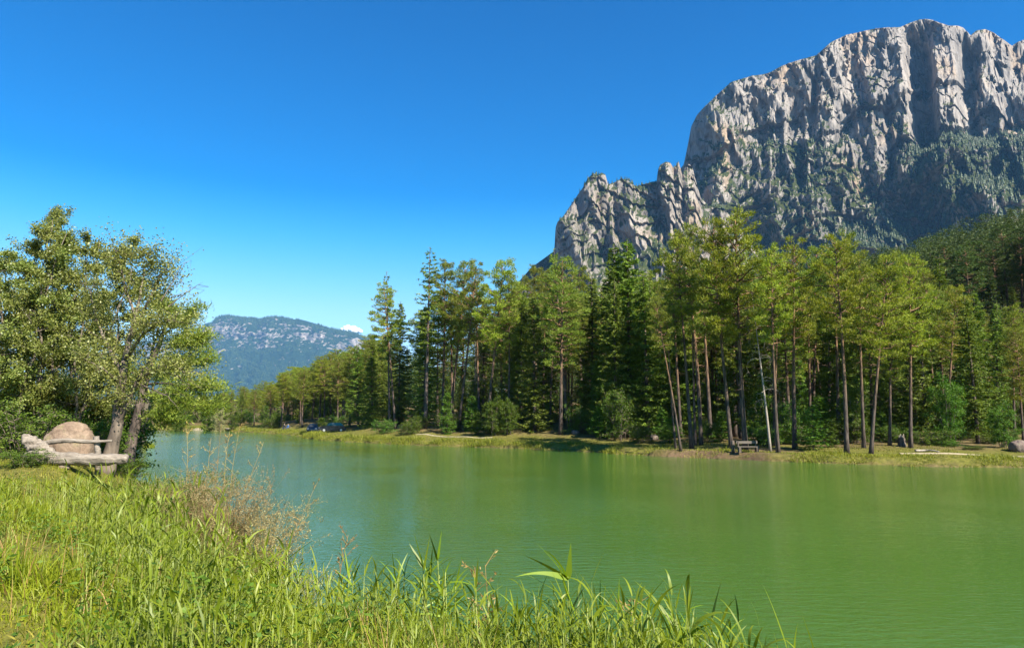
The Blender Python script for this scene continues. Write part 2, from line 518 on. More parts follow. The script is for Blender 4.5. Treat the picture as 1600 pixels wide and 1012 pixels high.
# ------------------------------------------------------------------ mountains
def rock_mat(name, light, mid, dark, warm, veg1, veg2, veg_lo, veg_hi, s=1.0, zfade=(200, 1100), veg_zmul=.35):
    m, nt, n, l, p = new_mat(name)
    tc = n.new('ShaderNodeTexCoord'); geo = n.new('ShaderNodeNewGeometry')
    a = noise_node(n, l, .016 * s, 7, .68, vec=tc.outputs['Object'], stretch=(1, 1, .28))
    b = noise_node(n, l, .006 * s, 5, .6, vec=tc.outputs['Object'])
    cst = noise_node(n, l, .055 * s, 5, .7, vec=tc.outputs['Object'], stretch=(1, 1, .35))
    r = ramp(n, [(.30, dark), (.46, mid), (.66, light)]); l.new(a.outputs[0], r.inputs[0])
    wr = ramp(n, [(.53, (0, 0, 0)), (.68, (1, 1, 1))]); l.new(b.outputs[0], wr.inputs[0])
    c = mixc(n, l, math_node(n, l, 'MULTIPLY', wr.outputs[0], .75), r.outputs[0], warm)
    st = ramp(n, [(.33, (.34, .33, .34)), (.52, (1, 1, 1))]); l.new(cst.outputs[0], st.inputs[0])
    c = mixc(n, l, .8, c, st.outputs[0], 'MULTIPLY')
    sx = n.new('ShaderNodeSeparateXYZ'); l.new(geo.outputs['Normal'], sx.inputs[0])
    px = n.new('ShaderNodeSeparateXYZ'); l.new(tc.outputs['Object'], px.inputs[0])
    vn = noise_node(n, l, .016 * s, 5, .6, vec=tc.outputs['Object'])
    mr = n.new('ShaderNodeMapRange'); mr.inputs[1].default_value = zfade[0]; mr.inputs[2].default_value = zfade[1]; mr.inputs[3].default_value = veg_zmul; mr.inputs[4].default_value = -veg_zmul
    l.new(px.outputs[2], mr.inputs[0])
    va = n.new('ShaderNodeAttribute'); va.attribute_name = 'scrub'
    k = math_node(n, l, 'ADD', math_node(n, l, 'ADD', math_node(n, l, 'ADD', sx.outputs[2], va.outputs['Fac']), mr.outputs[0]), math_node(n, l, 'MULTIPLY', math_node(n, l, 'SUBTRACT', vn.outputs[0], .5), 1.6))
    vr = ramp(n, [(veg_lo, (0, 0, 0)), (veg_hi, (1, 1, 1))]); l.new(k, vr.inputs[0])
    vc = noise_node(n, l, .12 * s, 4, .7, vec=tc.outputs['Object'])
    vcr = ramp(n, [(.35, veg1), (.65, veg2)]); l.new(vc.outputs[0], vcr.inputs[0])
    c = mixc(n, l, vr.outputs[0], c, vcr.outputs[0])
    l.new(c, p.inputs['Base Color']); p.inputs['Roughness'].default_value = .95; p.inputs['Specular IOR Level'].default_value = .1
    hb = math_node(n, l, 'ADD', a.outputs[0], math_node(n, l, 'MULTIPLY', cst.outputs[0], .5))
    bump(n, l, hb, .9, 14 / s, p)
    return m

def massif(name, sil, yr, depth, zb, nu, nv, disp, mat, prof, scrub=None):
    """a mountain with its own distance, depth and back slope; sil is its skyline, disp moves rock to and fro"""
    S = np.array([slopes(u, v) for u, v in sil])
    s0, s1 = S[0, 0], S[-1, 0]
    s = np.linspace(s0, s1, nu)
    e = np.interp(s, S[:, 0], S[:, 1])
    t = np.concatenate((np.linspace(0, 1, nv), np.linspace(1, 1.5, 24)[1:]))
    pt, pd, pz = prof
    D = np.interp(t, pt, pd)[:, None]; Zf = np.interp(t, pt, pz)[:, None]
    Yr = yr(s)[None]; dep = depth(s)[None] if callable(depth) else depth
    Y = Yr - dep * (1 - D)
    ridge_z = EYE + e[None] * Yr
    Z = zb + (ridge_z - zb) * Zf
    X = s[None] * (Yr - dep * .15 * (1 - np.minimum(D, 1))) + 0 * Y
    edge = (sstep(1.0, .97, t)[:, None] * sstep(0, .06, t)[:, None])
    dy, dz = disp(X, Z, (Z - zb) / np.maximum(ridge_z - zb, 1), s[None] + 0 * Y, Y)
    Y = Y + dy * edge
    Z = Z + dz * np.minimum(1, edge + .35 * (t > .9)[:, None] * 1.0)
    X = s[None] * Y
    k_ = e / np.maximum(((Z - EYE) / np.maximum(Y, 1))[t <= 1.3].max(0), 1e-4)   # the crest keeps its height whatever the rock in front does
    Z = EYE + (Z - EYE) * (1 + (np.minimum(k_, 1.05) - 1)[None] * np.clip(Zf * 1.4 - .4, 0, 1))
    mb = MB(); mb.add(np.stack((X, Y, Z), -1).reshape(-1, 3), grid_faces(len(t), nu))
    o = struct(mb.build(name, mat, smooth=False))
    if scrub:
        a_ = o.data.attributes.new('scrub', 'FLOAT', 'POINT')
        a_.data.foreach_set('value', scrub(X, Y, Z).astype(np.float32).ravel())
    o.data.polygons.foreach_set('use_smooth', np.zeros(len(o.data.polygons), bool))
    return o, X[:nv], Y[:nv], Z[:nv]

def slope_of(u, v=150): return slopes(u, v)[0]

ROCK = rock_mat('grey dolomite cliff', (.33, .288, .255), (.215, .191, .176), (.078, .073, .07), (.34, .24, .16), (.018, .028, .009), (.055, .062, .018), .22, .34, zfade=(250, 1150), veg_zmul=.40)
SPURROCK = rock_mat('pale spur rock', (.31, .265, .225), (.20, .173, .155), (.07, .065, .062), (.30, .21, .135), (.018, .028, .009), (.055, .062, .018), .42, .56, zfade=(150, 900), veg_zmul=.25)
main_sil = [(1000, 380), (1030, 335), (1052, 290), (1062, 265), (1068, 258), (1072, 240), (1076, 220), (1080, 198), (1089, 180), (1100, 168), (1119, 150), (1142, 129), (1174, 119), (1190, 117), (1202, 114), (1214, 108), (1230, 100), (1250, 94),
            (1276, 87), (1288, 76), (1299, 66), (1322, 55), (1345, 50), (1369, 45), (1390, 44), (1406, 43), (1424, 35), (1436, 31), (1447, 30), (1458, 32), (1466, 36), (1482, 41), (1496, 41), (1505, 44), (1513, 52), (1517, 56), (1521, 52), (1526, 48), (1540, 46), (1552, 51), (1563, 59),
            (1573, 66), (1581, 72), (1590, 66), (1600, 62), (1640, 52), (1700, 70), (1800, 120), (1900, 190), (2000, 260)]

def fg(u, c, w): return np.exp(-((u - c) / w) ** 2)

def slabs(d, step, jit):
    """rock breaks in plates: depth goes in steps with short flanks"""
    q = (d + jit) / step; f = np.floor(q); r = q - f
    return (f + sstep(.36, .64, r)) * step - jit

def main_disp(X, Z, h, s, Yn):
    e = (Z - EYE) / Yn
    # back to photo columns for the big named corners of the face
    b = (e * CP - SP) / (CP + e * SP); v = 506 - b * F_PX; u = 800 + s * (CP - b * SP) * F_PX
    wx = X + 40 * fbm(X / 260, Z / 260, o=3); wz = Z + 60 * fbm(X / 230 + 7, Z / 230, o=2)
    lo = sstep(.85, .35, h)
    d = -58 * ridged(wx / 230, wz / 800, o=2) - 20 * ridged(wx / 80 + wz / 400, wz / 260 + 3, o=2) - 7 * ridged(wx / 30, wz / 90, o=2) - 7 * fbm(X / 60, Z / 80 + 4, o=4, g=.6)
    q_ = (Z * .8 - X * .45) / 170 + .5 * fbm(X / 200, Z / 200 + 2, o=2)
    d = d + 26 * (q_ - np.floor(q_)) * sstep(.95, .75, h)
    d = d - 7 * fbm(X / 10, Z / 24, o=3)
    d = d - lo * (46 * fbm(X / 110, Z / 130 + 9, o=5, g=.6) + 12 * ridged(X / 45 + Z / 90, Z / 60, o=3))
    st = Z / 62 + 1.6 * fbm(X / 170, Z / 170, o=3)
    d = slabs(d, 25, fbm(X / 70, Z / 140 + 31, o=2) * 11) * .48 + d * .52
    brk = .25 + .75 * sstep(-.2, .6, fbm(X / 90 + 5, Z / 120, o=3))
    d = d + (4 + 30 * lo) * brk * (st - np.floor(st))            # strata: each bed leans back, then steps out
    sh = (v - 60) * .085
    act = sstep(35, 60, v) * sstep(300, 235, v)
    uu = u - sh
    d = d + act * 85 * sstep(1402, 1428, uu) * sstep(1462, 1440, uu)
    d = d - act * 35 * sstep(1440, 1462, uu) * sstep(1512, 1488, uu)
    act2 = sstep(62, 90, v) * sstep(235, 200, v)
    d = d + act2 * 55 * sstep(1490, 1510, u) * sstep(1536, 1519, u)
    d = d + 34 * sstep(150, 170, v) * sstep(330, 270, v) * fg(u - (v - 240) * .05, 1390, 8)
    d = d + 40 * fg(u - (250 - v) * .3, 1300, 12) * sstep(150, 190, v) * sstep(250, 215, v)
    d = d + 30 * fg(u + (v - 130) * .12, 1272, 8) * sstep(90, 120, v) * sstep(240, 200, v)
    # wooded shelf at the lower right
    d = d - 115 * sstep(1370, 1500, u) * sstep(205, 272, v + .12 * (1500 - u) * sstep(1500, 1400, u)) * sstep(470, 340, v)
    return d, 6 * fbm(X / 40, Z / 40, o=3) + 5 * np.sin(Z / 9.0) * sstep(.8, 1, h) * 0

def main_scrub(X, Y, Z):
    """where scrub has taken hold of the face: the lower right shelf and slanting ledges"""
    e = (Z - EYE) / Y; s = X / Y
    b = (e * CP - SP) / (CP + e * SP); v = 506 - b * F_PX; u = 800 + s * (CP - b * SP) * F_PX
    nn = fbm(X / 70, Z / 45, o=4)
    edge_v = np.interp(u, [1380, 1420, 1450, 1500, 1560, 1620], [330, 268, 240, 214, 218, 225]) + 14 * nn
    z1 = sstep(-8, 10, v - edge_v) * sstep(1385, 1425, u) * sstep(-.35, .25, nn + .25)
    z2 = fg(v, 228 + (u - 1200) * .10 + 10 * nn, 11) * sstep(1130, 1170, u) * sstep(1350, 1300, u)
    z3 = fg(v, 268 + (u - 1200) * .05 + 14 * nn, 13) * sstep(1100, 1160, u) * sstep(1440, 1380, u)
    z4 = fg(v, 312 - (u - 1200) * .06 + 12 * nn, 12) * sstep(1120, 1160, u)
    z5 = fg(v, 150 + (u - 1330) * .55 + 8 * nn, 8) * sstep(1310, 1340, u) * sstep(1420, 1390, u)
    return np.clip(.55 * z1 + .10 * z2 + .12 * z3 + .18 * z4 + .2 * z5, 0, .6) - .04

def main_yr(s):
    u = 800 + s * F_PX * .955
    return 2000 + 420 * (sstep(1125, 1000, u)) ** 1.4 + 60 * sstep(1550, 1700, u)

PROF = ([0, .18, .30, .48, .60, .90, .955, 1.0, 1.12, 1.5], [0, .34, .46, .60, .68, .86, .93, 1.0, 1.5, 3.2], [0, .20, .33, .52, .64, .955, .985, 1.0, 1.0, .5])
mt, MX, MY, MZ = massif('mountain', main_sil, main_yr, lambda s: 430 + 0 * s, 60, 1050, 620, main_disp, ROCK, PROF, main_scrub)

spur_sil = [(700, 640), (760, 520), (800, 452), (830, 418), (855, 400), (866, 392), (868, 356), (871, 347), (880, 338), (895, 316), (903, 304), (911, 293), (918, 279), (927, 271), (934, 274), (940, 270), (946, 273), (950, 288), (958, 286), (971, 279), (980, 281), (987, 287), (994, 291),
            (1006, 288), (1020, 284), (1026, 284), (1028, 266), (1031, 258), (1040, 253), (1047, 254), (1053, 264), (1057, 258), (1060, 251), (1063, 262), (1066, 274), (1070, 262), (1076, 256), (1082, 262), (1087, 282), (1095, 310), (1108, 322), (1125, 318), (1150, 350), (1180, 390), (1240, 450)]

def spur_disp(X, Z, h, s, Yn):
    d = -50 * ridged(X / 130 + Z / 300, Z / 520, o=2) - 20 * ridged(X / 48, Z / 220 + 3, o=2) - 16 * fbm(X / 80, Z / 120, o=5, g=.55)
    d = slabs(d, 13, fbm(X / 50, Z / 70 + 31, o=2) * 8) * .5 + d * .5
    st = (Z + .5 * X) / 52 + 1.5 * fbm(X / 120, Z / 120, o=3)
    d = d + 12 * (st - np.floor(st)) - 4 * fbm(X / 10, Z / 22, o=2)
    return d, 5 * fbm(X / 30, Z / 30, o=3)

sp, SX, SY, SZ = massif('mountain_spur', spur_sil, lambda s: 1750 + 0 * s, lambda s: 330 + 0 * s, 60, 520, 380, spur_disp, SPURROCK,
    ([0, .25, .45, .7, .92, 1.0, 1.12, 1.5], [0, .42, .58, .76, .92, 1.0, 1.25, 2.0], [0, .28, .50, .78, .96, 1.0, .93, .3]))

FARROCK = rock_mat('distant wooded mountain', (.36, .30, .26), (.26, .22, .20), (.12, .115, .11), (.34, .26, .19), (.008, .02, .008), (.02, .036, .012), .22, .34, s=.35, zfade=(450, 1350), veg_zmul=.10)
far_sil = [(60, 585), (140, 560), (200, 540), (260, 526), (290, 520), (303, 515), (314, 513), (318, 506), (326, 504), (332, 503), (336, 496), (347, 493), (358, 492.5), (365, 494), (383, 496), (395, 496), (403, 497.5), (409, 498), (412, 496), (419, 495), (430, 494), (438, 495), (448, 496.5), (458, 499), (468, 499), (478, 501), (488, 504),
           (498, 507), (517, 512.5), (537, 516.6), (557, 520.5), (569, 526), (600, 540), (660, 568), (740, 600), (820, 625)]

def far_disp(X, Z, h, s, Yn):
    d = -170 * ridged(X / 780, Z / 2200, o=3) - 100 * fbm(X / 450, Z / 330, o=5, g=.55)
    return d, 14 * fbm(X / 80, Z / 80, o=3) * sstep(1, .9, h)

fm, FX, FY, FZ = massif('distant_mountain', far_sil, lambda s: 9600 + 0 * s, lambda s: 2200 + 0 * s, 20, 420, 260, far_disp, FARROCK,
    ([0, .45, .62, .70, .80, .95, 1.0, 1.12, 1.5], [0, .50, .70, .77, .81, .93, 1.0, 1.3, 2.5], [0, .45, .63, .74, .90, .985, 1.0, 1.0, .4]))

def conifer_specks(name, X, Y, Z, count, hh, mask, rng, mat, tiers=3, sides=6, minslope=None):
    """many small far conifers, tiered, as one object"""
    r, c = X.shape
    i = rng.integers(0, r - 1, count * 16); j = rng.integers(0, c - 1, count * 16)
    # area weight and slope of each cell
    P = np.stack((X, Y, Z), -1)
    a = P[i, j]; u_ = P[i + 1, j] - a; w_ = P[i, j + 1] - a
    nr = np.cross(w_, u_); ar = np.linalg.norm(nr, axis=1); nz = np.abs(nr[:, 2]) / np.maximum(ar, 1e-6)
    keep = mask(a, nz, rng) & (rng.random(len(a)) < np.clip(ar / np.quantile(ar, .9), .05, 1))
    a = (a + u_ * rng.random((len(a), 1)) + w_ * rng.random((len(a), 1)))[keep][:count]
    N = len(a)
    H = hh * rng.uniform(.6, 1.25, N); R = H * rng.uniform(.16, .25, N)
    mb = MB()
    ang = np.linspace(0, 2 * math.pi, sides, endpoint=False)
    V = []; 
    for k in range(tiers):
        z0, z1 = k / tiers * .85 + .04, min(1, (k + 1.6) / tiers)
        rad = (1 - k / tiers) ** .9
        jit = rng.uniform(.7, 1.3, (N, sides)); drop = rng.uniform(-.05, .05, (N, sides))
        ring = np.stack((a[:, None, 0] + R[:, None] * rad * jit * np.cos(ang + k), a[:, None, 1] + R[:, None] * rad * jit * np.sin(ang + k), a[:, None, 2] + H[:, None] * (z0 + drop)), -1)
        top = np.stack((a[:, 0], a[:, 1], a[:, 2] + H * z1), -1)[:, None]
        V = np.concatenate((ring, top), 1)
        b = np.arange(N)[:, None] * (sides + 1)
        f = np.concatenate([np.stack((b[:, 0] + q, b[:, 0] + (q + 1) % sides, b[:, 0] + sides), 1) for q in range(sides)])
        mb.add(V.reshape(-1, 3), f)
    o = mb.build(name, mat, smooth=False)
    return struct(o, 'stuff')

rg = np.random.default_rng(3)
def m_main(a, nz, rng):
    e = (a[:, 2] - EYE) / a[:, 1]; s = a[:, 0] / a[:, 1]
    b = (e * CP - SP) / (CP + e * SP); v = 506 - b * F_PX; u = 800 + s * (CP - b * SP) * F_PX
    nn = fbm(a[:, 0] / 90, a[:, 2] / 60, o=3)
    low = v > 352 - (u - 1190) * .06 + 14 * nn
    shelf = (u > 1415) & (v > 215 + 12 * nn) & (v < 300 + 40 * nn) & (nz > .18)
    ledge = (nz > .60) & (v > 180) & (nn > .1)
    return (low | shelf | ledge) & (v < 440) & (u < 1700)
tag(conifer_specks('mountain_forest', MX, MY, MZ, 11000, 14, m_main, rg, M['far_forest'], 3, 6), 'dark conifer wood on the foot and ledges of the grey cliff', 'wood')
def m_spur(a, nz, rng):
    e = (a[:, 2] - EYE) / a[:, 1]
    nn = fbm(a[:, 0] / 90, a[:, 2] / 60, o=3)
    return (e < .17 + .04 * nn) | ((nz > .6) & (nn > .05))
tag(conifer_specks('spur_forest', SX, SY, SZ, 2200, 11, m_spur, rg, M['far_forest'], 3, 6), 'dark scrub and conifers on ledges of the pinnacled spur', 'wood')
def m_far(a, nz, rng):
    e = (a[:, 2] - EYE) / a[:, 1]
    nn = fbm(a[:, 0] / 400, a[:, 2] / 180, o=4)
    return (nz > .52) & (nn > -.5) & (a[:, 0] < -500)
tag(conifer_specks('distant_forest', FX, FY, FZ, 17000, 22, m_far, rg, M['far_forest'], 2, 5), 'blue hazy conifer forest covering the distant mountain', 'forest')

# ------------------------------------------------------------------ cloud and haze
mb = MB()
rg = np.random.default_rng(5)
cc = at(546, 516, 21000)
bm_pts = []
for dx, dz, rr in ((-215, -15, 130), (-60, 45, 190), (115, 15, 200), (275, 0, 145), (390, -30, 90), (0, -45, 175)):
    th, ph = np.meshgrid(np.linspace(0, 2 * math.pi, 33)[:-1], np.linspace(0, math.pi, 18))
    d3 = np.stack((np.sin(ph) * np.cos(th), np.sin(ph) * np.sin(th), np.cos(ph)), -1)
    R = rr * (1 + .28 * fbm(d3[..., 0] * 2 + dx, d3[..., 1] * 2, d3[..., 2] * 2, o=4))
    P = d3 * R[..., None] * np.array((1.1, 1.1, .75)) * .82 + np.array((dx, 0, dz)) * .82
    r_, c_ = th.shape
    f = np.array([(i * c_ + j, i * c_ + (j + 1) % c_, (i + 1) * c_ + (j + 1) % c_, (i + 1) * c_ + j) for i in range(r_ - 1) for j in range(c_)])
    mb.add(P.reshape(-1, 3) + cc, f)
m, nt, n, l, p = new_mat('white cloud')
p.inputs['Base Color'].default_value = (.95, .95, .95, 1); p.inputs['Roughness'].default_value = 1; p.inputs['Specular IOR Level'].default_value = 0
tag(mb.build('cloud', m), 'small white puffy cloud resting on the distant mountain ridge', 'cloud')

HAZE_DENS = 0.36e-4
hx0, hx1, hy0, hy1, hz0, hz1 = -13300, 13300, -1300, 16300, -4, 1600
mb = MB()
V = [(x, y, z) for z in (hz0, hz1) for y in (hy0, hy1) for x in (hx0, hx1)]
mb.add(V, np.array([(0, 2, 3, 1), (4, 5, 7, 6), (0, 1, 5, 4), (2, 6, 7, 3), (0, 4, 6, 2), (1, 3, 7, 5)]))
m = bpy.data.materials.new('haze'); m.use_nodes = True
nt = m.node_tree; nt.nodes.remove(nt.nodes['Principled BSDF'])
pv = nt.nodes.new('ShaderNodeVolumePrincipled')
pv.inputs['Color'].default_value = (.22, .54, 1.0, 1)
pv.inputs['Density'].default_value = HAZE_DENS
pv.inputs['Anisotropy'].default_value = 0.0
nt.links.new(pv.outputs[0], nt.nodes['Material Output'].inputs['Volume'])
struct(mb.build('haze', m, smooth=False), 'stuff')

# ------------------------------------------------------------------ tree meshes
def limb(p0, d0, L, r0, rng, sag=0.0, up=0.0, n=5, wob=.06):
    t = np.linspace(0, 1, n)
    d0 = unit(d0)
    P = p0 + L * (d0 * t[:, None] + np.array((0, 0, 1.0)) * (up * t ** 2 - sag * t)[:, None])
    P[1:] += rng.normal(size=(n - 1, 3)) * L * wob * .4
    R = r0 * (1 - t * .85)
    return P, R

def trunk_path(H, rng, bend=.02, n=14):
    z = np.linspace(0, H, n)
    a = rng.uniform(0, 6.28); b = rng.uniform(0, 6.28)
    x = bend * H * np.sin(z / H * 3.2 + a) - bend * H * math.sin(a)
    y = bend * H * np.sin(z / H * 2.6 + b) - bend * H * math.sin(b)
    return np.stack((x, y, z), 1)

def on_path(P, z):
    return np.array([np.interp(z, P[:, 2], P[:, k]) for k in range(3)])

def pine_mesh(seed, H=20, base=.5, R=3.4, nb=58, fill=1.0, bend=.012, r0=.26, size=1.0, dens=46):
    """tall pine: bare stem, flat-topped clumps of needles on bending limbs"""
    rng = np.random.default_rng(seed)
    T = trunk_path(H, rng, bend)
    tz = T[:, 2] / H
    wood, crown = MB(), MB()
    wood.add(*tube(T, r0 * (1 - tz * .86) + .10 * np.exp(-tz * 30), 9))
    C, D, L, Wd = [], [], [], []
    for i in range(nb):
        rel = (i + rng.random()) / nb
        z = H * (base + (1 - base) * rel ** .92 * .985)
        az = i * 2.39996 + rng.normal() * .5
        prof = max(.22, 1 - ((rel - .38) / .78) ** 2 * (1.15 if rel > .38 else 1.6))
        l = R * prof * rng.uniform(.6, 1.15)
        d = np.array((math.cos(az), math.sin(az), rng.uniform(-.22, .10) + .75 * rel ** 2))
        P, rr = limb(on_path(T, z), d, l, .028 + .017 * l, rng, 0, .14, 6, .10)
        wood.add(*tube(P, rr, 4, False))
        if rng.random() > fill: continue
        ncl = max(2, int(l * 1.9))
        out = unit(d)
        for c in range(ncl):
            f = rng.uniform(.30, 1.05) if c else 1.0
            q = np.array([np.interp(f, np.linspace(0, 1, 6), P[:, k]) for k in range(3)])
            lat = np.cross(out, (0, 0, 1)) * rng.normal() * .30 * l * (1.15 - f)
            q = q + lat + np.array((0, 0, rng.uniform(-.05, .22)))
            if f > .4 and rng.random() < .5:
                wood.add(*tube(np.array((on_path(np.array(sorted(P.tolist(), key=lambda w: w[2])), q[2]) if False else P[3], q)), (.018, .008), 3, False))
            m_ = int(dens * rng.uniform(.7, 1.3))
            sp_ = rng.uniform(.27, .44) * size
            pos = unit(rng.normal(size=(m_, 3))) * rng.random((m_, 1)) ** .4 * 1.55 * np.array((sp_, sp_, sp_ * .40))
            dr = unit(unit(pos) * .9 + np.array((0, 0, .6)) + out * .35 + rng.normal(size=(m_, 3)) * .45)
            C.append(q + pos); D.append(dr); L.append(rng.uniform(.20, .36, m_) * size); Wd.append(rng.uniform(.07, .12, m_) * size)
    # snags under the crown
    for i in range(int(rng.integers(6, 14))):
        z = H * rng.uniform(.22, base); az = rng.uniform(0, 6.28)
        P, rr = limb(on_path(T, z), (math.cos(az), math.sin(az), rng.uniform(-.3, .15)), rng.uniform(.4, 1.9), .022, rng, .1, 0, 4, .12)
        wood.add(*tube(P, rr, 3, False))
    crown.add(*needles(np.concatenate(C), np.concatenate(D), np.concatenate(L), np.concatenate(Wd), rng))
    return wood, crown

def spruce_mesh(seed, H=20, R=3.0, base=.04, gap=.46, dens=1.0, droop=.38, r0=.24, sparse_top=0.0):
    """spruce: whorls of drooping branches hung with twigs to a thin leader"""
    rng = np.random.default_rng(seed)
    T = trunk_path(H, rng, .004)
    tz = T[:, 2] / H
    wood, crown = MB(), MB()
    wood.add(*tube(T, r0 * (1 - tz * .95) + .01, 8))
    z = H * base
    C, D, L, Wd = [], [], [], []
    while z < H * .985:
        rel = (z / H - base) / (1 - base)
        for k in range(int(rng.integers(5, 8))):
            if rng.random() < sparse_top * rel: continue
            az = rng.uniform(0, 6.28)
            l = (R * (1 - rel) ** .8 * rng.uniform(.65, 1.18) * min(1, .55 + rel * 3) + .18)
            d = np.array((math.cos(az), math.sin(az), .25 * rel))
            t = np.linspace(0, 1, 6)
            P = on_path(T, z) + l * (d * t[:, None] + np.array((0, 0, 1.0)) * (-droop * (1 - .6 * rel) * np.sin(t * 2.2))[:, None])
            wood.add(*tube(P, (.012 + .012 * l) * (1 - t * .85), 3, False))
            nn = max(3, int(l / .10 * dens))
            f = rng.uniform(.12, 1.0, nn); f[0] = 1
            q = np.stack([np.interp(f, t, P[:, j]) for j in range(3)], 1)
            side = np.cross(unit(d), (0, 0, 1))
            for s_ in (-1, 1, 0, 0):
                wd = l * .16 * (1.15 - f)[:, None]
                pos = q + side * s_ * wd * rng.uniform(.2, 1.2, (nn, 1))
                dr = unit(side * s_ * .55 + unit(d) * .45 + np.array((0, 0, -.35 if s_ else -.75 * rng.random())) + rng.normal(size=(nn, 3)) * .28)
                C.append(pos); D.append(dr); L.append(rng.uniform(.22, .46, nn) * (1 if s_ else .9)); Wd.append(rng.uniform(.08, .15, nn))
        z += gap * rng.uniform(.75, 1.25) * (1 - .35 * rel)
    tip = on_path(T, H)
    C.append(np.repeat(tip[None], 10, 0) - np.array((0, 0, .5)) * rng.random((10, 1))); D.append(unit(rng.normal(size=(10, 3)) * .5 + np.array((0, 0, .8)))); L.append(np.full(10, .35)); Wd.append(np.full(10, .06))
    crown.add(*needles(np.concatenate(C), np.concatenate(D), np.concatenate(L), np.concatenate(Wd), rng))
    return wood, crown

def broad_mesh(seed, H=10, stems=3, R=2.6, low=.22, leaf=.095, per=46, r0=.09, spread=.25, nb=16, twig=7, thick=None, puff=.25):
    """many-stemmed leafy tree with light showing through"""
    rng = np.random.default_rng(seed)
    wood, crown = MB(), MB()
    C, D, L, Wd = [], [], [], []
    for s_ in range(stems):
        a = s_ / stems * 6.28 + rng.uniform(-.5, .5)
        h = H * rng.uniform(.78, 1.0) if s_ else H
        n = 10; t = np.linspace(0, 1, n)
        off = np.array((math.cos(a), math.sin(a), 0))
        P = off * (.12 * stems ** .5) + off * (spread * h * t ** 1.3)[:, None] * (.25 if stems == 1 else 1) * rng.uniform(.5, 1.1) + np.array((0, 0, 1.0)) * (h * t)[:, None]
        P[1:] += np.cumsum(rng.normal(size=(n - 1, 3)) * np.array((1, 1, 0)) * h * .014, 0)
        P[0, 2] = -.15
        wood.add(*tube(P, r0 * (h / H) * (1 - .9 * t), 7))
        for b in range(nb):
            rel = (b + rng.random()) / nb
            z = h * (low + (1 - low) * rel * .97)
            az = b * 2.4 + rng.normal() * .6
            l = R * rng.uniform(.55, 1.1) * (1 - .72 * rel ** 1.6) * (.7 + .3 * min(1, rel * 3))
            d = np.array((math.cos(az), math.sin(az), rng.uniform(.15, .8)))
            B, rb = limb(on_path(P, z), d, l, .010 + .010 * l, rng, .0, -.12, 6, .10)
            wood.add(*tube(B, rb, 4, False))
            for w in range(twig):
                f = rng.uniform(.25, 1.0) if w else 1.0
                q = np.array([np.interp(f, np.linspace(0, 1, 6), B[:, k]) for k in range(3)])
                tl = rng.uniform(.25, .75) * (.5 + .25 * l)
                td = unit(unit(d) * .6 + rng.normal(size=3) * .6 + np.array((0, 0, .1)))
                tp = np.array((q, q + td * tl * .5 + rng.normal(size=3) * .04, q + td * tl + np.array((0, 0, -.06))))
                wood.add(*tube(tp, (.009, .006, .003), 3, False))
                m_ = int(per * rng.uniform(.5, 1.4))
                ft = rng.uniform(.1, 1.15, (m_, 1))
                pos = q + td * tl * ft + unit(rng.normal(size=(m_, 3))) * rng.random((m_, 1)) ** .5 * puff * (.4 + .6 * ft) * .95
                C.append(pos); D.append(unit(td * .4 + rng.normal(size=(m_, 3)) * .8 + np.array((0, 0, -.25)))); L.append(rng.uniform(.7, 1.25, m_) * leaf); Wd.append(rng.uniform(.5, .8, m_) * leaf)
    crown.add(*leaves(np.concatenate(C), np.concatenate(D), np.concatenate(L), np.concatenate(Wd), rng))
    return wood, crown

def dead_mesh(seed, H=17, r0=.2):
    rng = np.random.default_rng(seed)
    T = trunk_path(H, rng, .015)
    wood = MB()
    wood.add(*tube(T, r0 * (1 - T[:, 2] / H * .88), 8))
    for i in range(26):
        z = H * rng.uniform(.3, .97); az = rng.uniform(0, 6.28); l = rng.uniform(.6, 2.6)
        t = np.linspace(0, 1, 8)
        o_ = np.array((math.cos(az), math.sin(az), 0))
        P = on_path(T, z) + o_ * (l * np.sin(t * 2.3))[:, None] + np.array((0, 0, 1.0)) * (l * (.35 * t - 1.15 * t ** 2))[:, None] + rng.normal(size=(8, 3)) * .05
        wood.add(*tube(P, .035 * (1 - .8 * t), 4, False))
        for k in range(3):
            q = P[int(rng.integers(3, 8))]
            wood.add(*tube(np.array((q, q + rng.normal(size=3) * .3 + np.array((0, 0, -.2)), q + rng.normal(size=3) * .5 + np.array((0, 0, -.6)))), (.014, .01, .004), 3, False))
    return wood, None

KINDS = {}
def kind(key, mb2, bark_m, leaf_m):
    w, c = mb2
    KINDS[key] = (w.mesh(key + '_trunk', bark_m), c.mesh(key + '_crown', leaf_m, False) if c else None)

for i, (b, R, nb, bend) in enumerate([(.52, 3.1, 54, .010), (.45, 3.5, 64, .014), (.60, 2.9, 46, .012), (.36, 3.4, 70, .010), (.66, 2.6, 40, .016)]):
    kind('pine%d' % i, pine_mesh(11 + i, 20, b, R, nb, .94, bend), M['pine_bark'], M['pine'])
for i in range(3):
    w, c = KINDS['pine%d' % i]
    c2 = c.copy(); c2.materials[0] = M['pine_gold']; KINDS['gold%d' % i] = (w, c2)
    w, c = KINDS['pine%d' % (i + 1)]
    c2 = c.copy(); c2.materials[0] = M['spruce_shaded']; KINDS['shadedpine%d' % i] = (w, c2)
kind('spruce0', spruce_mesh(31, 20, 3.2), M['spruce_bark'], M['spruce'])
kind('spruce1', spruce_mesh(32, 20, 2.6, .10), M['spruce_bark'], M['spruce'])
c2 = KINDS['spruce1'][1].copy(); c2.materials[0] = M['spruce_shaded']; KINDS['shadedspruce'] = (KINDS['spruce1'][0], c2)
kind('thin', spruce_mesh(33, 20, 2.0, .45, .6, .55, .22, .2, .35), M['spruce_bark'], M['spruce'])
kind('young', spruce_mesh(34, 6, 1.5, .06, .34, .9, .2, .07), M['spruce_bark'], M['fern'])
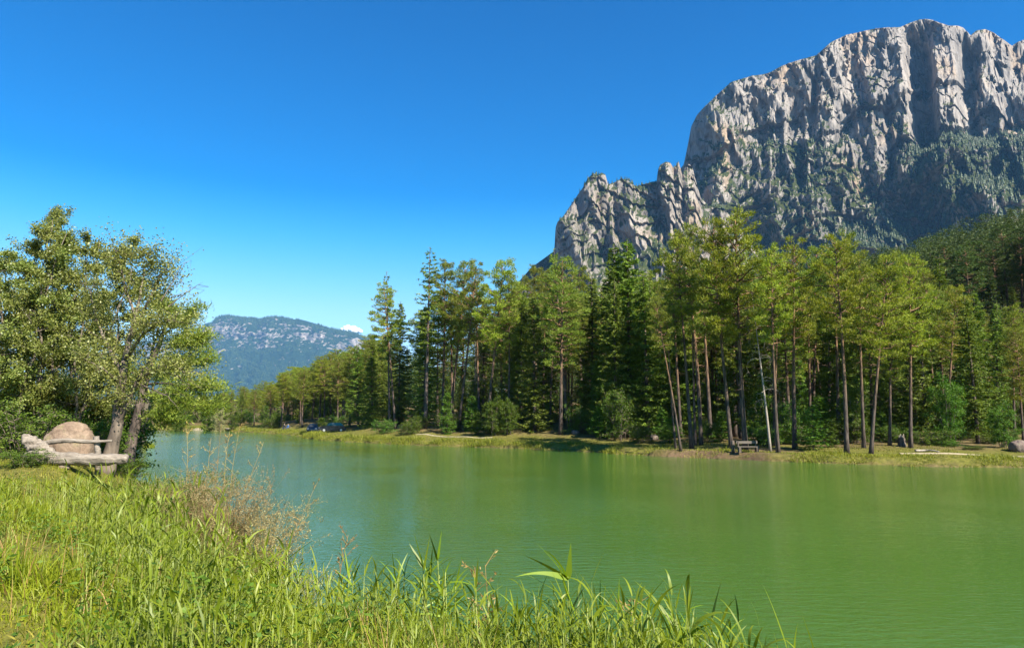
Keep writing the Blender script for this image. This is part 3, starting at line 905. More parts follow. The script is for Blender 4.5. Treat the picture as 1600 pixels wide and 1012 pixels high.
kind('dead', dead_mesh(41), M['dead'], None)
kind('alder0', broad_mesh(51, 10, 3, 2.1, .10, .085, 92, .085, .13, 20, 7), M['alder_bark'], M['alder'])
kind('alder1', broad_mesh(52, 10, 4, 1.9, .08, .09, 78, .075, .15, 18, 7), M['alder_bark'], M['alder'])
kind('alder2', broad_mesh(53, 10, 2, 2.4, .14, .085, 108, .10, .12, 22, 8), M['alder_bark'], M['alder'])
kind('shrub0', broad_mesh(61, 2.2, 7, 1.0, .08, .085, 20, .022, .34, 9, 5, puff=.2), M['alder_bark'], M['fern'])
kind('shrub1', broad_mesh(62, 2.2, 8, .9, .05, .085, 18, .02, .38, 8, 5, puff=.2), M['alder_bark'], M['bush'])
kind('dwarf', broad_mesh(63, 5, 4, 1.5, .05, .11, 34, .05, .16, 14, 6), M['alder_bark'], M['pale'])
kind('dwarf_green', broad_mesh(64, 5, 4, 1.4, .05, .11, 36, .05, .14, 14, 6), M['alder_bark'], M['fern'])
NOMINAL = {'young': 6.0, 'dead': 17.0, 'alder0': 10.0, 'alder1': 10.0, 'alder2': 10.0, 'shrub0': 2.2, 'shrub1': 2.2, 'dwarf': 5.0, 'dwarf_green': 5.0}
BOX = {}

def plant(key, name, x, y, h, label, cat, group=None, wide=None, lean=(0, 0), rz=None, z=None):
    """one tree: an Empty at its foot with a trunk and a crown"""
    w, c = KINDS[key]
    nom = NOMINAL.get(key, 20.0)
    r = empty(name, (x, y, (ground(x, y) if z is None else z) - .06))
    s = h / nom
    sw = s if wide is None else wide
    r.scale = (sw, sw, s)
    r.rotation_mode = 'ZYX'
    qz = Matrix.Rotation(random.uniform(0, 6.28) if rz is None else rz, 4, 'Z')
    ql = Matrix.Rotation(-math.atan(lean[1]), 4, 'X') @ Matrix.Rotation(math.atan(lean[0]), 4, 'Y')
    r.rotation_mode = 'QUATERNION'
    r.rotation_quaternion = (ql @ qz).to_quaternion()
    link('trunk', w, r)
    if c: link('crown', c, r)
    return tag(r, label, cat, group)

def plant_px(key, name, ub, vb, ut, vt, label, cat, group=None, wide=1.0, dist=None):
    """foot where the photo's ray meets the ground, height and lean from its top at the same depth"""
    if dist is None: x, y = hit(ub, vb)
    else:
        y = dist; x = at(ub, vb, y)[0]
    g = ground(x, y)
    tp = at(ut, vt, y)
    h = tp[2] - g
    nom = NOMINAL.get(key, 20.0)
    return plant(key, name, x, y, h / math.cos(math.atan((tp[0] - x) / h)), label, cat, group, wide * max(.72, (h / nom)) * (.74 if key[:4] in ('pine', 'gold') else 1) if nom == 20 else wide * h / nom, ((tp[0] - x) / h, 0))

# ------------------------------------------------------------------ the lakeside wood, stem by stem
PINES = 'tall pines along the far shore'
FRONT = [  # kind, foot, top, label, width
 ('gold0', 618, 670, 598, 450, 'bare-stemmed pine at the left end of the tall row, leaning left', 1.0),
 ('thin', 609, 668, 605, 424, 'thin spruce with a ragged tip beside the leftmost leaning pine', .8),
 ('thin', 664.6, 669.6, 671, 386, 'slim spruce whose thin spire is highest in the left half of the row', 1.15),
 ('pine2', 691, 666, 693, 412, 'straight pine with grey stem just right of the slim spired spruce', 1.0),
 ('pine1', 703, 666, 722, 414, 'pine leaning slightly right, second to the right of the spired spruce', 1.0),
 ('pine0', 717, 671, 742, 418, 'pine with pale lower stem, third to the right of the spired spruce', .95),
 ('dead', 740, 664, 741, 478, 'grey dead tree with bare twigs among the pines left of centre', .9),
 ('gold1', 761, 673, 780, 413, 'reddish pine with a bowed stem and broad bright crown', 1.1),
 ('pine0', 794, 670, 797, 432, 'dark-stemmed pine just right of the bowed reddish pine', .9),
 ('pine4', 822, 662, 815, 450, 'slender pine set back between the dark stem and the paired stems', .9),
 ('pine2', 838, 655, 833, 420, 'pine with high crown standing back on the rising ground', 1.0),
 ('pine4', 849, 664, 852, 428, 'left of two close straight stems beside the thick double pine', .9),
 ('pine0', 859, 664, 868, 418, 'right of two close straight stems beside the thick double pine', .9),
 ('pine3', 876, 678.6, 880, 408, 'thick double-stemmed pine with low branches near the shore', 1.15),
 ('thin', 887, 668, 866, 388, 'dark spruce tip rising behind the thick double-stemmed pine', .9),
 ('pine1', 910, 645, 908, 425, 'pine on the grassy hump behind the bright green fern patch', 1.1),
 ('spruce0', 985, 676, 981, 374, 'largest spruce, dense and dark, branches sweeping to the ground', 1.25),
 ('spruce0', 955, 674, 958, 382, 'dense spruce merged with the left side of the largest spruce', 1.05),
 ('spruce1', 1016, 678, 1014, 440, 'lower spruce on the right flank of the largest spruce', 1.05),
 ('pine4', 1064, 705, 1031, 470, 'pine at the water edge leaning far left, front of a close pair', .8),
 ('pine4', 1056, 701, 1036, 476, 'pine leaning left, back one of the close leaning pair', .75),
 ('gold2', 1081, 701, 1054, 374, 'tall pine leaning left with grey stem, first right of the leaning pair', 1.0),
 ('pine2', 1086.6, 695, 1071, 410, 'brown-stemmed pine between two grey leaning pines', .85),
 ('pine4', 1095.6, 695, 1083, 358, 'tall thin pine with a nearly bare tip leaning left', .9),
 ('pine0', 1127, 640, 1122, 430, 'pine deep in the shade behind the young sunlit spruce', .8),
 ('gold1', 1143, 703, 1121, 355, 'high-crowned pine at the left end of the rustic plank bench', .95),
 ('gold1', 1165, 703, 1147, 345, 'tallest pine of the row, thick grey stem beside the plank bench', 1.15),
 ('pine0', 1151, 676, 1160, 400, 'narrow pine behind the tallest pine', .9),
 ('dead', 1204, 705, 1180, 455, 'dead leaning tree with curling bleached branches right of the plank bench', .75),
 ('gold0', 1216, 707, 1204, 392, 'slightly bent pine at the shore with pale lower stem', .95),
 ('pine2', 1209, 697, 1214, 420, 'dark upright stem just behind the dead curling tree', .85),
 ('gold0', 1242, 701, 1236, 383, 'orange-stemmed pine beside the broad young spruce', 1.1),
 ('pine1', 1270, 676, 1268, 392, 'pine set back above the broad young spruce', 1.0),
 ('gold2', 1295, 680, 1296, 396, 'pine behind the left-leaning shore pine, crown tawny', 1.0),
 ('gold0', 1323, 709, 1306, 378, 'pine at the shore leaning left with a long clean stem', 1.1),
 ('pine1', 1314, 676, 1322, 375, 'pine with orange upper stem behind the long clean shore stem', .9),
 ('pine0', 1350, 700, 1344, 402, 'dark-stemmed pine between two shore pines leaning apart', .95),
 ('gold1', 1361, 709, 1378, 405, 'pine at the shore leaning right with sunlit crown', 1.0),
 ('pine3', 1390, 696, 1394, 425, 'pine with drooping lower boughs beside the broken stump', .9),
 ('gold1', 1423, 700, 1412, 405, 'orange and grey pine standing just behind the gravel path', 1.0),
 ('pine2', 1443, 665, 1436, 412, 'tall straight pine set back behind the pine by the path', 1.0),
 ('pine4', 1462, 672, 1452, 430, 'thin pine stem crossing behind the right-leaning pine', .8),
 ('gold0', 1477, 687, 1497, 452, 'stout pine leaning right, dark broad crown', 1.05),
 ('spruce1', 1470, 668, 1468, 398, 'pointed spruce behind the right-leaning stout pine', 1.0),
 ('spruce0', 1525, 684, 1522, 455, 'broad spruce with bright hanging twigs right of the leaning pine', 1.15),
 ('pine0', 1586, 687, 1584, 480, 'upright pine beside the dark boulder at the right edge', .95),
 ('spruce1', 1560, 676, 1556, 470, 'dark spruce between the bright hanging spruce and the edge pine', 1.0),
 ('young', 1127, 690, 1127, 640, 'young sunlit spruce left of the plank bench', 1.25),
 ('young', 1271, 703, 1268, 632, 'broad young spruce with layered boughs by the orange stem', 1.35),
 ('young', 1296, 698, 1300, 655, 'small young spruce right of the broad layered one', 1.2),
 ('young', 1415, 686, 1416, 628, 'young spruce with bright boughs left of the pine by the path', 1.3),
 ('young', 1375, 688, 1377, 640, 'young spruce between the right-leaning shore pine and the stump', 1.2),
 ('spruce1', 560, 666, 557, 538, 'bright green spruce at the left end before the far low forest', 1.3),
 ('spruce0', 582, 668, 580, 556, 'dark spruce in the shade left of the tall row', 1.2),
 ('pine3', 546, 666, 548, 560, 'spreading pine left of the bright green spruce', 1.3),
]
for key, ub, vb, ut, vt, lab, wd in FRONT:
    cat = 'spruce' if key in ('thin', 'spruce0', 'spruce1', 'young') else 'dead tree' if key == 'dead' else 'pine'
    nm = {'spruce': 'spruce_tree', 'dead tree': 'dead_tree', 'pine': 'pine_tree'}[cat]
    plant_px(key, nm, ub, vb, ut, vt, lab, cat, PINES if cat == 'pine' else 'spruces of the far shore' if cat == 'spruce' else None, wd)

# the wood behind the front row
rng = np.random.default_rng(77)
taken = [(o.location.x, o.location.y) for o in COL.objects if o.parent is None and o.get('category') in ('pine', 'spruce', 'dead tree')]
CELLS = {}
def mark(x, y): CELLS.setdefault((int(x // 6), int(y // 6)), []).append((x, y))
for a, b in taken: mark(a, b)
def free(x, y, gap):
    cx, cy_ = int(x // 6), int(y // 6)
    for i in (-1, 0, 1):
        for j in (-1, 0, 1):
            for a, b in CELLS.get((cx + i, cy_ + j), ()):
                if (a - x) ** 2 + (b - y) ** 2 < gap * gap: return False
    return True

def scatter(n, u0, u1, y0, y1, gap, dmin, tries=6000, ok=None):
    out = []
    for _ in range(tries):
        if len(out) >= n: break
        u = rng.uniform(u0, u1); y = y0 + (y1 - y0) * rng.random() ** .8
        x = (u - 800) / F_PX * .96 * y
        if ok and not ok(x, y, u): continue
        if not free(x, y, gap): continue
        if float(shore_d(np.array([x]), np.array([y]))[0]) < dmin: continue
        mark(x, y); out.append((x, y, u))
    return out

ROW_U = [590, 650, 700, 780, 860, 940, 1000, 1100, 1200, 1300, 1400, 1500, 1600, 1700]
ROW_V = [455, 430, 415, 415, 415, 400, 398, 385, 392, 388, 412, 435, 470, 480]
for x, y, u in scatter(125, 590, 1640, 58, 112, 3.0, 9.5):
    key = rng.choice(['pine0', 'pine1', 'pine2', 'pine3', 'pine3', 'spruce0', 'spruce1', 'spruce1', 'spruce0'])
    sp_ = key.startswith('spruce')
    vt_ = np.interp(u, ROW_U, ROW_V) + rng.uniform(4, 60)
    h = float(np.clip(EYE + slopes(u, vt_)[1] * y - ground(x, y), 7, 20))
    plant(key, 'spruce_tree' if sp_ else 'pine_tree', x, y, h,
          'spruce deep in the shaded wood behind the shore row' if sp_ else 'pine deep in the shaded wood behind the shore row', 'spruce' if sp_ else 'pine',
          'shaded spruces inside the wood' if sp_ else 'shaded pines inside the wood', h / 20 * (rng.uniform(.95, 1.2) if sp_ else rng.uniform(.75, .95)))
# understorey of young spruces that closes the wood near the ground
for x, y, u in scatter(60, 600, 1640, 62, 120, 2.4, 12):
    plant('spruce1' if rng.random() < .5 else 'young', 'spruce_tree', x, y, rng.uniform(4.5, 9), 'low young spruce filling the dark floor of the wood', 'spruce', 'low spruces on the wood floor', rng.uniform(.7, 1.1) * (1 if False else .5 + .3 * rng.random()))

for i, (x, y, u) in enumerate(scatter(60, 600, 1660, 54, 100, 1.9, 6.5, 9000)):
    plant(['young', 'dwarf_green', 'young', 'shrub0'][i % 4], 'young_tree', x, y, rng.uniform(2.4, 6.0), 'bright young growth between the stems of the shore pines', 'young tree', 'young growth between the shore pines', rng.uniform(.6, 1.0) * (1.7 if i % 4 == 3 else 1))

# low far wood on the left: tops fall towards the left
def far_top(u): return np.interp(u, [240, 330, 400, 440, 500, 545, 600], [616, 612, 594, 578, 553, 537, 515])
for x, y, u in scatter(150, 225, 600, 112, 235, 3.0, 6, 20000):
    v_t = far_top(u) + rng.uniform(0, 15)
    e = slopes(u, v_t)[1]
    h = float(np.clip(EYE + e * y - ground(x, y), 6, 19))
    key = rng.choice(['pine1', 'pine3', 'pine3', 'pine3', 'gold1', 'spruce1', 'spruce0'])
    sp_ = key.startswith('spruce')
    plant(key, 'spruce_tree' if sp_ else 'pine_tree', x, y, h, 'low spruce among the far wood beyond the lake head' if sp_ else 'low pine in the far wood beyond the lake head',
          'spruce' if sp_ else 'pine', 'spruces beyond the lake head' if sp_ else 'pines beyond the lake head', max(.55, h / 20 * 1.15))

for i, (x, y, u) in enumerate(scatter(44, 236, 590, 114, 190, 2.2, 5, 6000)):
    plant(['dwarf_green', 'young', 'shrub0'][i % 3], 'bush', x, y, rng.uniform(2.2, 4.2), 'leafy bush at the foot of the far wood beyond the lake head', 'bush', 'bushes of the far wood', rng.uniform(.7, 1.1) * (1.6 if i % 3 == 2 else 1))

# the wooded hillside above: nearest crowns one by one, the rest as one wood
hill_pts = scatter(1500, 1040, 1760, 112, 340, 3.5, 20, 60000) + scatter(260, 560, 1040, 118, 300, 4.5, 20, 20000)
hill_pts.sort(key=lambda p: p[1])
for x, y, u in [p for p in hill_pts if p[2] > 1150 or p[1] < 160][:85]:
    key = rng.choice(['shadedpine0', 'shadedpine1', 'shadedpine2', 'shadedspruce', 'shadedspruce'])
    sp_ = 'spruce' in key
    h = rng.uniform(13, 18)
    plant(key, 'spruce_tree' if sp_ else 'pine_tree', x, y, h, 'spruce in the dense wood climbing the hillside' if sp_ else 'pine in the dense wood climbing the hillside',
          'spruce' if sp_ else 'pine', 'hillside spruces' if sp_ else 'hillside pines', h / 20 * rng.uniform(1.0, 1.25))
used = set((round(p[0], 3), round(p[1], 3)) for p in [p for p in hill_pts if p[2] > 1150 or p[1] < 160][:85])
rest = [p for p in hill_pts if (round(p[0], 3), round(p[1], 3)) not in used]

def mesh_arrays(mb):
    return np.concatenate(mb.v), mb.f
protos = []
for i in range(3):
    protos.append(pine_mesh(101 + i, 16, .30, 3.2, 34, .97, .01, .2, 1.55, 11)[1])
for i in range(3):
    protos.append(spruce_mesh(111 + i, 16, 2.9, .05, .75, .42, .34)[1])
def forest(name, pts, hlo, hhi, mat, rng):
    mb = MB()
    for x, y, u in pts:
        V, F = mesh_arrays(protos[int(rng.integers(len(protos)))])
        h = rng.uniform(hlo, hhi) / 16; a = rng.uniform(0, 6.28); w = h * rng.uniform(.95, 1.25)
        R = np.array(((math.cos(a), -math.sin(a), 0), (math.sin(a), math.cos(a), 0), (0, 0, 1.0)))
        V2 = (V @ R.T) * np.array((w, w, h)) * np.array((1, 1, 1)) + np.array((x, y, ground(x, y)))
        mb.add(V2, [f for f, m_ in F])
    return struct(mb.build(name, mat, smooth=False), 'stuff')
tag(forest('hillside_forest', rest, 12, 18, M['spruce_shaded'], rng), 'dense dark conifer wood covering the hillside above the lake', 'wood')

# ------------------------------------------------------------------ near bank: leafy trees on the left
LEFT = 'leafy trees on the near bank'
def plant_at(key, name, u, Y, ut, vt, label, cat, group, wide, rz=None):
    x = at(u, 650, Y)[0]
    g = ground(x, Y); tp = at(ut, vt, Y); h = tp[2] - g
    return plant(key, name, x, Y, h, label, cat, group, wide, ((tp[0] - x) / h, 0), rz)

plant_at('alder2', 'alder_tree', 62, 25, 66, 300, 'tallest leafy tree on the left bank, crown reaching highest', 'leafy tree', LEFT, .88, 2.2)
plant_at('alder0', 'alder_tree', 8, 24, -6, 345, 'leafy tree cut by the left edge of the picture', 'leafy tree', LEFT, 1.0, 1.9)
plant_at('alder1', 'alder_tree', 112, 26, 140, 345, 'many-stemmed leafy tree behind the boulder', 'leafy tree', LEFT, .95, 2.1)
plant_at('alder2', 'alder_tree', 150, 27, 196, 372, 'leafy tree leaning right between boulder and gnarled trunk', 'leafy tree', LEFT, .82, 3.0)
plant_at('alder0', 'alder_tree', 30, 31, 30, 400, 'leafy tree in the shade behind the tallest left tree', 'leafy tree', LEFT, 1.1, 4.0)
plant_at('alder1', 'alder_tree', 90, 33, 95, 430, 'low leafy tree filling the gap behind the boulder', 'leafy tree', LEFT, 1.1, 5.0)
plant_at('alder0', 'alder_tree', -60, 26, -70, 360, 'leafy tree at the very left edge with only its right boughs in view', 'leafy tree', LEFT, 1.0, .5)

# gnarled forked willow beside the bench, its two leaning neighbours and the pine behind
def bent_tree(name, pts, rads, boughs, leaf_mat, bark_mat, label, cat, seed, per=70, leafsize=.085, group=None, needle=False, bare=()):
    rng = np.random.default_rng(seed)
    base = np.array(pts[0])
    root = empty(name, base)
    wood, crown = MB(), MB()
    def smooth(P, k=4):
        P = np.asarray(P, float); t = np.arange(len(P)); tt = np.linspace(0, len(P) - 1, (len(P) - 1) * k + 1)
        return np.stack([np.interp(tt, t, P[:, j]) for j in range(3)], 1) + rng.normal(size=(len(tt), 3)) * .012 * np.minimum(1, tt)[:, None]
    T = smooth(pts) - base
    wood.add(*tube(T, np.interp(np.linspace(0, 1, len(T)), np.linspace(0, 1, len(rads)), rads), 12))
    C, D, L, Wd = [], [], [], []
    for bp, br, n_tw, spread_ in boughs:
        B = smooth(bp) - base
        wood.add(*tube(B, br * (1 - .85 * np.linspace(0, 1, len(B))), 6))
        for w in range(n_tw):
            f = rng.uniform(.2, 1.0)
            q = np.array([np.interp(f, np.linspace(0, 1, len(B)), B[:, k]) for k in range(3)])
            td = unit(rng.normal(size=3) * np.array((1, 1, .7)) + unit(B[-1] - B[0]) * .6)
            tl = spread_ * rng.uniform(.35, 1.0)
            tp = np.array((q, q + td * tl * .5 + rng.normal(size=3) * .05, q + td * tl + np.array((0, 0, -.1 * tl))))
            wood.add(*tube(tp, (.012, .008, .004), 3, False))
            m_ = int(per * rng.uniform(.5, 1.4)); ft = rng.uniform(.15, 1.1, (m_, 1))
            sp_ = np.array((.20, .20, .10 if needle else .18)) * (.5 + .5 * spread_)
            C.append(q + td * tl * ft + rng.normal(size=(m_, 3)) * sp_); D.append(unit(td * .5 + rng.normal(size=(m_, 3)) * .7 + np.array((0, 0, .35 if needle else -.25))))
            L.append(rng.uniform(.7, 1.25, m_) * leafsize * (1.9 if needle else 1)); Wd.append(rng.uniform(.5, .8, m_) * leafsize * (.55 if needle else 1))
    for bp in bare:
        B = smooth(bp) - base
        wood.add(*tube(B, .03 * (1 - .9 * np.linspace(0, 1, len(B))), 4, False))
        for k in range(5):
            q = B[int(rng.integers(len(B) // 3, len(B)))]
            wood.add(*tube(np.array((q, q + rng.normal(size=3) * .22, q + rng.normal(size=3) * .42 + unit(B[-1] - B[0]) * .2)), (.010, .006, .003), 3, False))
    wood.build('trunk', bark_mat, root)
    fn = needles if needle else leaves
    crown.add(*fn(np.concatenate(C), np.concatenate(D), np.concatenate(L), np.concatenate(Wd), rng))
    crown.build('crown', leaf_mat, root, False)
    return tag(root, label, cat, group)

def pt(u, v, Y): return at(u, v, Y)
Yw = 21.5
b0 = pt(166, 722, Yw)
bent_tree('willow_tree', [(b0[0], Yw, ground(b0[0], Yw) - .1), pt(176, 695, Yw), pt(184, 660, Yw), pt(187, 620, Yw), pt(192, 585, Yw), pt(200, 540, Yw + .2), pt(214, 490, Yw), pt(222, 440, Yw)],
    (.28, .19, .165, .15, .13, .09, .06, .02),
    [([pt(182, 668, Yw), pt(200, 630, Yw - .2), pt(214, 595, Yw - .3), pt(236, 555, Yw - .3), pt(252, 500, Yw - .2)], .11, 26, 1.0),
     ([pt(192, 585, Yw), pt(170, 545, Yw + .5), pt(150, 500, Yw + .8), pt(140, 450, Yw + .8)], .07, 26, 1.0),
     ([pt(197, 560, Yw), pt(225, 520, Yw - .6), pt(262, 500, Yw - 1), pt(292, 505, Yw - 1.1)], .06, 24, .95),
     ([pt(205, 525, Yw), pt(232, 470, Yw + .3), pt(250, 430, Yw + .4), pt(262, 415, Yw + .4)], .06, 26, .9),
     ([pt(212, 495, Yw), pt(196, 450, Yw), pt(186, 410, Yw), pt(180, 388, Yw)], .05, 22, .85),
     ([pt(214, 595, Yw - .3), pt(245, 575, Yw - .8), pt(270, 570, Yw - 1.1), pt(290, 582, Yw - 1.2)], .045, 20, .9),
     ([pt(190, 600, Yw), pt(160, 575, Yw - .7), pt(130, 560, Yw - 1.0)], .05, 16, .9),
     ([pt(222, 440, Yw), pt(228, 415, Yw), pt(232, 395, Yw)], .03, 14, .7)],
    M['olive'], M['alder_bark'], 'gnarled forked willow with thick pale trunk beside the driftwood bench', 'willow', 71, 105, .075,
    bare=([pt(214, 598, Yw - .4), pt(240, 610, Yw - .9), pt(262, 618, Yw - 1.2), pt(282, 641, Yw - 1.3)], [pt(245, 575, Yw - .8), pt(280, 590, Yw - 1), pt(296, 600, Yw - 1)],
          [pt(252, 470, Yw), pt(270, 440, Yw), pt(287, 412, Yw)], [pt(262, 480, Yw), pt(290, 458, Yw), pt(316, 441, Yw)]))
Yp = 26.5
b1 = pt(199, 704, Yp)
bent_tree('pine_tree', [(b1[0], Yp, ground(b1[0], Yp) - .1), pt(206, 684, Yp), pt(213, 660, Yp), pt(218, 636, Yp), pt(226, 600, Yp + .2), pt(240, 560, Yp + .4), pt(256, 520, Yp + .4), pt(266, 488, Yp + .4)],
    (.25, .20, .18, .17, .14, .11, .07, .02),
    [([pt(222, 618, Yp), pt(262, 622, Yp - .6), pt(300, 632, Yp - 1), pt(326, 640, Yp - 1.1)], .05, 26, .9),
     ([pt(226, 600, Yp), pt(262, 598, Yp - .5), pt(300, 606, Yp - .8), pt(336, 604, Yp - .8)], .05, 28, .8),
     ([pt(232, 580, Yp), pt(268, 568, Yp), pt(300, 566, Yp), pt(328, 560, Yp)], .05, 28, .7),
     ([pt(244, 550, Yp), pt(275, 540, Yp), pt(300, 530, Yp), pt(318, 522, Yp)], .04, 26, .7),
     ([pt(254, 525, Yp), pt(276, 505, Yp), pt(292, 492, Yp), pt(303, 482, Yp)], .035, 22, .6),
     ([pt(260, 505, Yp), pt(250, 480, Yp), pt(262, 470, Yp)], .03, 14, .6),
     ([pt(218, 640, Yp), pt(250, 648, Yp - .8), pt(276, 654, Yp - 1.2)], .04, 18, .8),
     ([pt(230, 590, Yp), pt(200, 580, Yp + .6), pt(180, 570, Yp + .8)], .04, 16, .8)],
    M['pine'], M['spruce_bark'], 'dark green pine leaning out over the lake behind the forked willow', 'pine', 72, 105, .10, None, True)
Yq = 76
b2 = pt(221, 681, Yq)
bent_tree('pine_tree', [(b2[0], Yq, max(.2, ground(b2[0], Yq)) - .2), pt(226, 668, Yq), pt(233, 650, Yq), pt(236, 632, Yq), pt(240, 600, Yq)],
    (.45, .34, .28, .24, .06),
    [([pt(236, 630, Yq), pt(250, 615, Yq - 1), pt(268, 612, Yq - 1)], .12, 22, 2.0), ([pt(238, 615, Yq), pt(220, 600, Yq), pt(205, 598, Yq)], .12, 22, 2.0), ([pt(239, 605, Yq), pt(250, 585, Yq), pt(262, 575, Yq)], .1, 20, 2.0)],
    M['pine'], M['spruce_bark'], 'dark leaning trunk on the small grassy point in the lake', 'pine', 73, 110, .2, None, True)

# shrubs and undergrowth of the near bank
SH = 'shrubs on the near bank'
rng = np.random.default_rng(91)
def shrub_px(key, u, v, Y, h, label, wide=1.0):
    x = at(u, v, Y)[0]
    return plant(key, 'shrub', x, Y, h, label, 'shrub', SH, wide)
shrub_px('shrub1', 42, 690, 20.6, 1.65, 'leafy green bush left of the boulder behind the root end of the log bench', .92)
shrub_px('shrub1', 16, 700, 21.5, 1.3, 'low bush at the left edge beside the log stump', .8)
shrub_px('shrub1', 38, 715, 18.1, .48, 'small dark bush in front of the root end of the log bench', .5)
shrub_px('shrub0', 138, 690, 23.5, 1.5, 'bright leafy shrub behind the bench post', .85)
shrub_px('shrub0', 158, 690, 24.6, 1.6, 'yellowish shrub at the foot of the gnarled willow', .75)
shrub_px('shrub0', 205, 690, 25.8, .9, 'small bright bush between the leaning trunks', .6)
for i in range(16):
    Y = rng.uniform(25, 40); u = rng.uniform(-60, 196)
    x = at(u, 650, Y)[0]
    if float(shore_d(np.array([x]), np.array([Y]))[0]) < .6: continue
    plant('shrub0' if i % 2 else 'shrub1', 'shrub', x, Y, rng.uniform(1.8, 3.2), 'leafy shrub in the thicket beneath the left trees', 'shrub', 'thicket shrubs under the left trees', rng.uniform(1.2, 1.7))
for i in range(9):
    Y = rng.uniform(36, 58); u = rng.uniform(-60, 170)
    x = at(u, 650, Y)[0]
    if float(shore_d(np.array([x]), np.array([Y]))[0]) < 1.5: continue
    plant(['alder0', 'alder1', 'alder2'][i % 3], 'alder_tree', x, Y, rng.uniform(7, 10), 'leafy tree closing the view behind the left bank', 'leafy tree', 'leafy trees behind the left bank', rng.uniform(1.0, 1.3))

# bushes and small trees of the far shore
def far_bush(key, u, v, Y, vt, label, wide, cat='bush', name='bush', group='bushes of the far shore'):
    x = at(u, v, Y)[0]; g = ground(x, Y); h = at(u, vt, Y)[2] - g
    return plant(key, name, x, Y, h, label, cat, group, wide)
far_bush('dwarf', 342, 667, 152, 633, 'pale silvery young tree standing at the head of the lake', 1.25, 'young tree', 'young_tree', None)
far_bush('dwarf_green', 364, 667, 153, 645, 'slim green young tree right of the pale one', .8, 'young tree', 'young_tree', None)
far_bush('dwarf_green', 325, 666, 156, 636, 'rounded green young tree left of the pale one', 1.3, 'young tree', 'young_tree', None)
far_bush('dwarf_green', 281, 667, 154, 640, 'low olive tree at the far left shore behind its own short trunk', 1.5, 'young tree', 'young_tree', None)
far_bush('shrub0', 421, 668, 146, 652, 'tawny round bush at the edge of the far wood', 1.9)
far_bush('shrub0', 900, 653, 86, 641, 'bright green fern patch left on the grassy hump', 1.7)
far_bush('shrub0', 921, 654, 85, 645, 'bright green fern patch right on the grassy hump', 1.7)
far_bush('shrub0', 940, 656, 86, 648, 'low end of the fern patch on the grassy hump', 1.4)
far_bush('shrub0', 1190, 690, 61, 664, 'bright green shrub behind the plank bench', 1.3)
far_bush('shrub0', 1215, 688, 62, 660, 'tall bright shrub between the bench and the orange stem', 1.3)
far_bush('shrub0', 1233, 690, 62, 672, 'low bright shrub left of the orange stem', 1.0)
far_bush('shrub1', 1455, 694, 58, 668, 'grey-green bush left of the stout leaning pine', 1.4)
far_bush('shrub0', 1478, 697, 57, 686, 'low bush at the foot of the stout leaning pine', .9)
far_bush('shrub1', 1547, 692, 60, 678, 'brownish bush right of the stout leaning pine', 1.2)
far_bush('shrub1', 1521, 704, 55, 695, 'small reddish bush alone on the grass above the path', .7)
far_bush('shrub1', 770, 668, 86, 655, 'dark shrub between the reddish pine and the dark stem', 1.2)
for i, (u, Y) in enumerate([(640, 93), (700, 92), (735, 92), (800, 90), (840, 92), (655, 96), (1000, 70), (1100, 66), (1330, 60), (1400, 60), (1500, 64), (1570, 64), (600, 97), (1240, 66), (1290, 63), (1050, 72)]):
    x = at(u, 650, Y)[0]
    plant('shrub0', 'bush', x, Y, rng.uniform(1.0, 2.4), 'green bush in the shade among the pine stems', 'bush', 'bushes among the pine stems', rng.uniform(1.0, 1.6))

# ------------------------------------------------------------------ driftwood bench and boulder
def lumpy_tube(path, rad, sides, amp, rng, freq=6, ell=(1, 1)):
    V, F = tube(path, rad, sides, True)
    c = V.mean(0)
    nrm = fbm(V[:, 0] * freq, V[:, 1] * freq * 2.5, V[:, 2] * freq * 2.5, o=4)
    P = np.asarray(path, float)
    d = ((V[:, None] - P[None]) ** 2).sum(-1).argmin(1)
    off = V - P[d]
    return V + off * (nrm * amp)[:, None], F

def fine(P, k=10):
    P = np.asarray(P, float); t = np.arange(len(P)); tt = np.linspace(0, len(P) - 1, (len(P) - 1) * k + 1)
    Q = np.stack([np.interp(tt, t, P[:, j]) for j in range(3)], 1)
    for _ in range(3):
        Q[1:-1] = (Q[:-2] + 2 * Q[1:-1] + Q[2:]) / 4
    return Q
Yb = 18.7
gb = ground(at(120, 720, Yb)[0], Yb)
bx, bz = at(120, 720, Yb)[0], gb
bench = tag(empty('log_bench', (bx, Yb, bz)), 'bleached driftwood log bench with upturned root end, in front of the boulder', 'bench')
off = np.array((bx, Yb, bz))
rng = np.random.default_rng(12)
P = fine([pt(38, 711, Yb - .1), pt(60, 714, Yb - .05), pt(90, 716, Yb), pt(130, 717.5, Yb), pt(170, 717.5, Yb + .05), pt(199, 716.5, Yb + .1)], 14) - off
rr = np.interp(np.linspace(0, 1, len(P)), [0, .08, .2, .35, .7, .97, 1], [.06, .15, .20, .185, .16, .125, .115])
mb = MB(); mb.add(*lumpy_tube(P, rr, 20, .16, rng)); mb.build('seat_log', M['drift'], bench)
P = fine([pt(84, 714, Yb + .12), pt(66, 704, Yb + .12), pt(52, 694, Yb + .12), pt(42, 685, Yb + .12), pt(36, 680, Yb + .12)], 12) - off
rr = np.interp(np.linspace(0, 1, len(P)), [0, .3, .6, .85, 1], [.15, .21, .18, .13, .06])
mb = MB(); mb.add(*lumpy_tube(P, rr, 18, .34, rng, 5)); mb.build('root_end', M['drift'], bench)
P = fine([pt(63, 693.5, Yb + .35), pt(80, 689.5, Yb + .42), pt(100, 688, Yb + .45), pt(120, 688.5, Yb + .46), pt(145, 690, Yb + .48), pt(175, 688.5, Yb + .5)], 12) - off
rr = np.interp(np.linspace(0, 1, len(P)), [0, .2, .5, .8, 1], [.055, .07, .062, .05, .03])
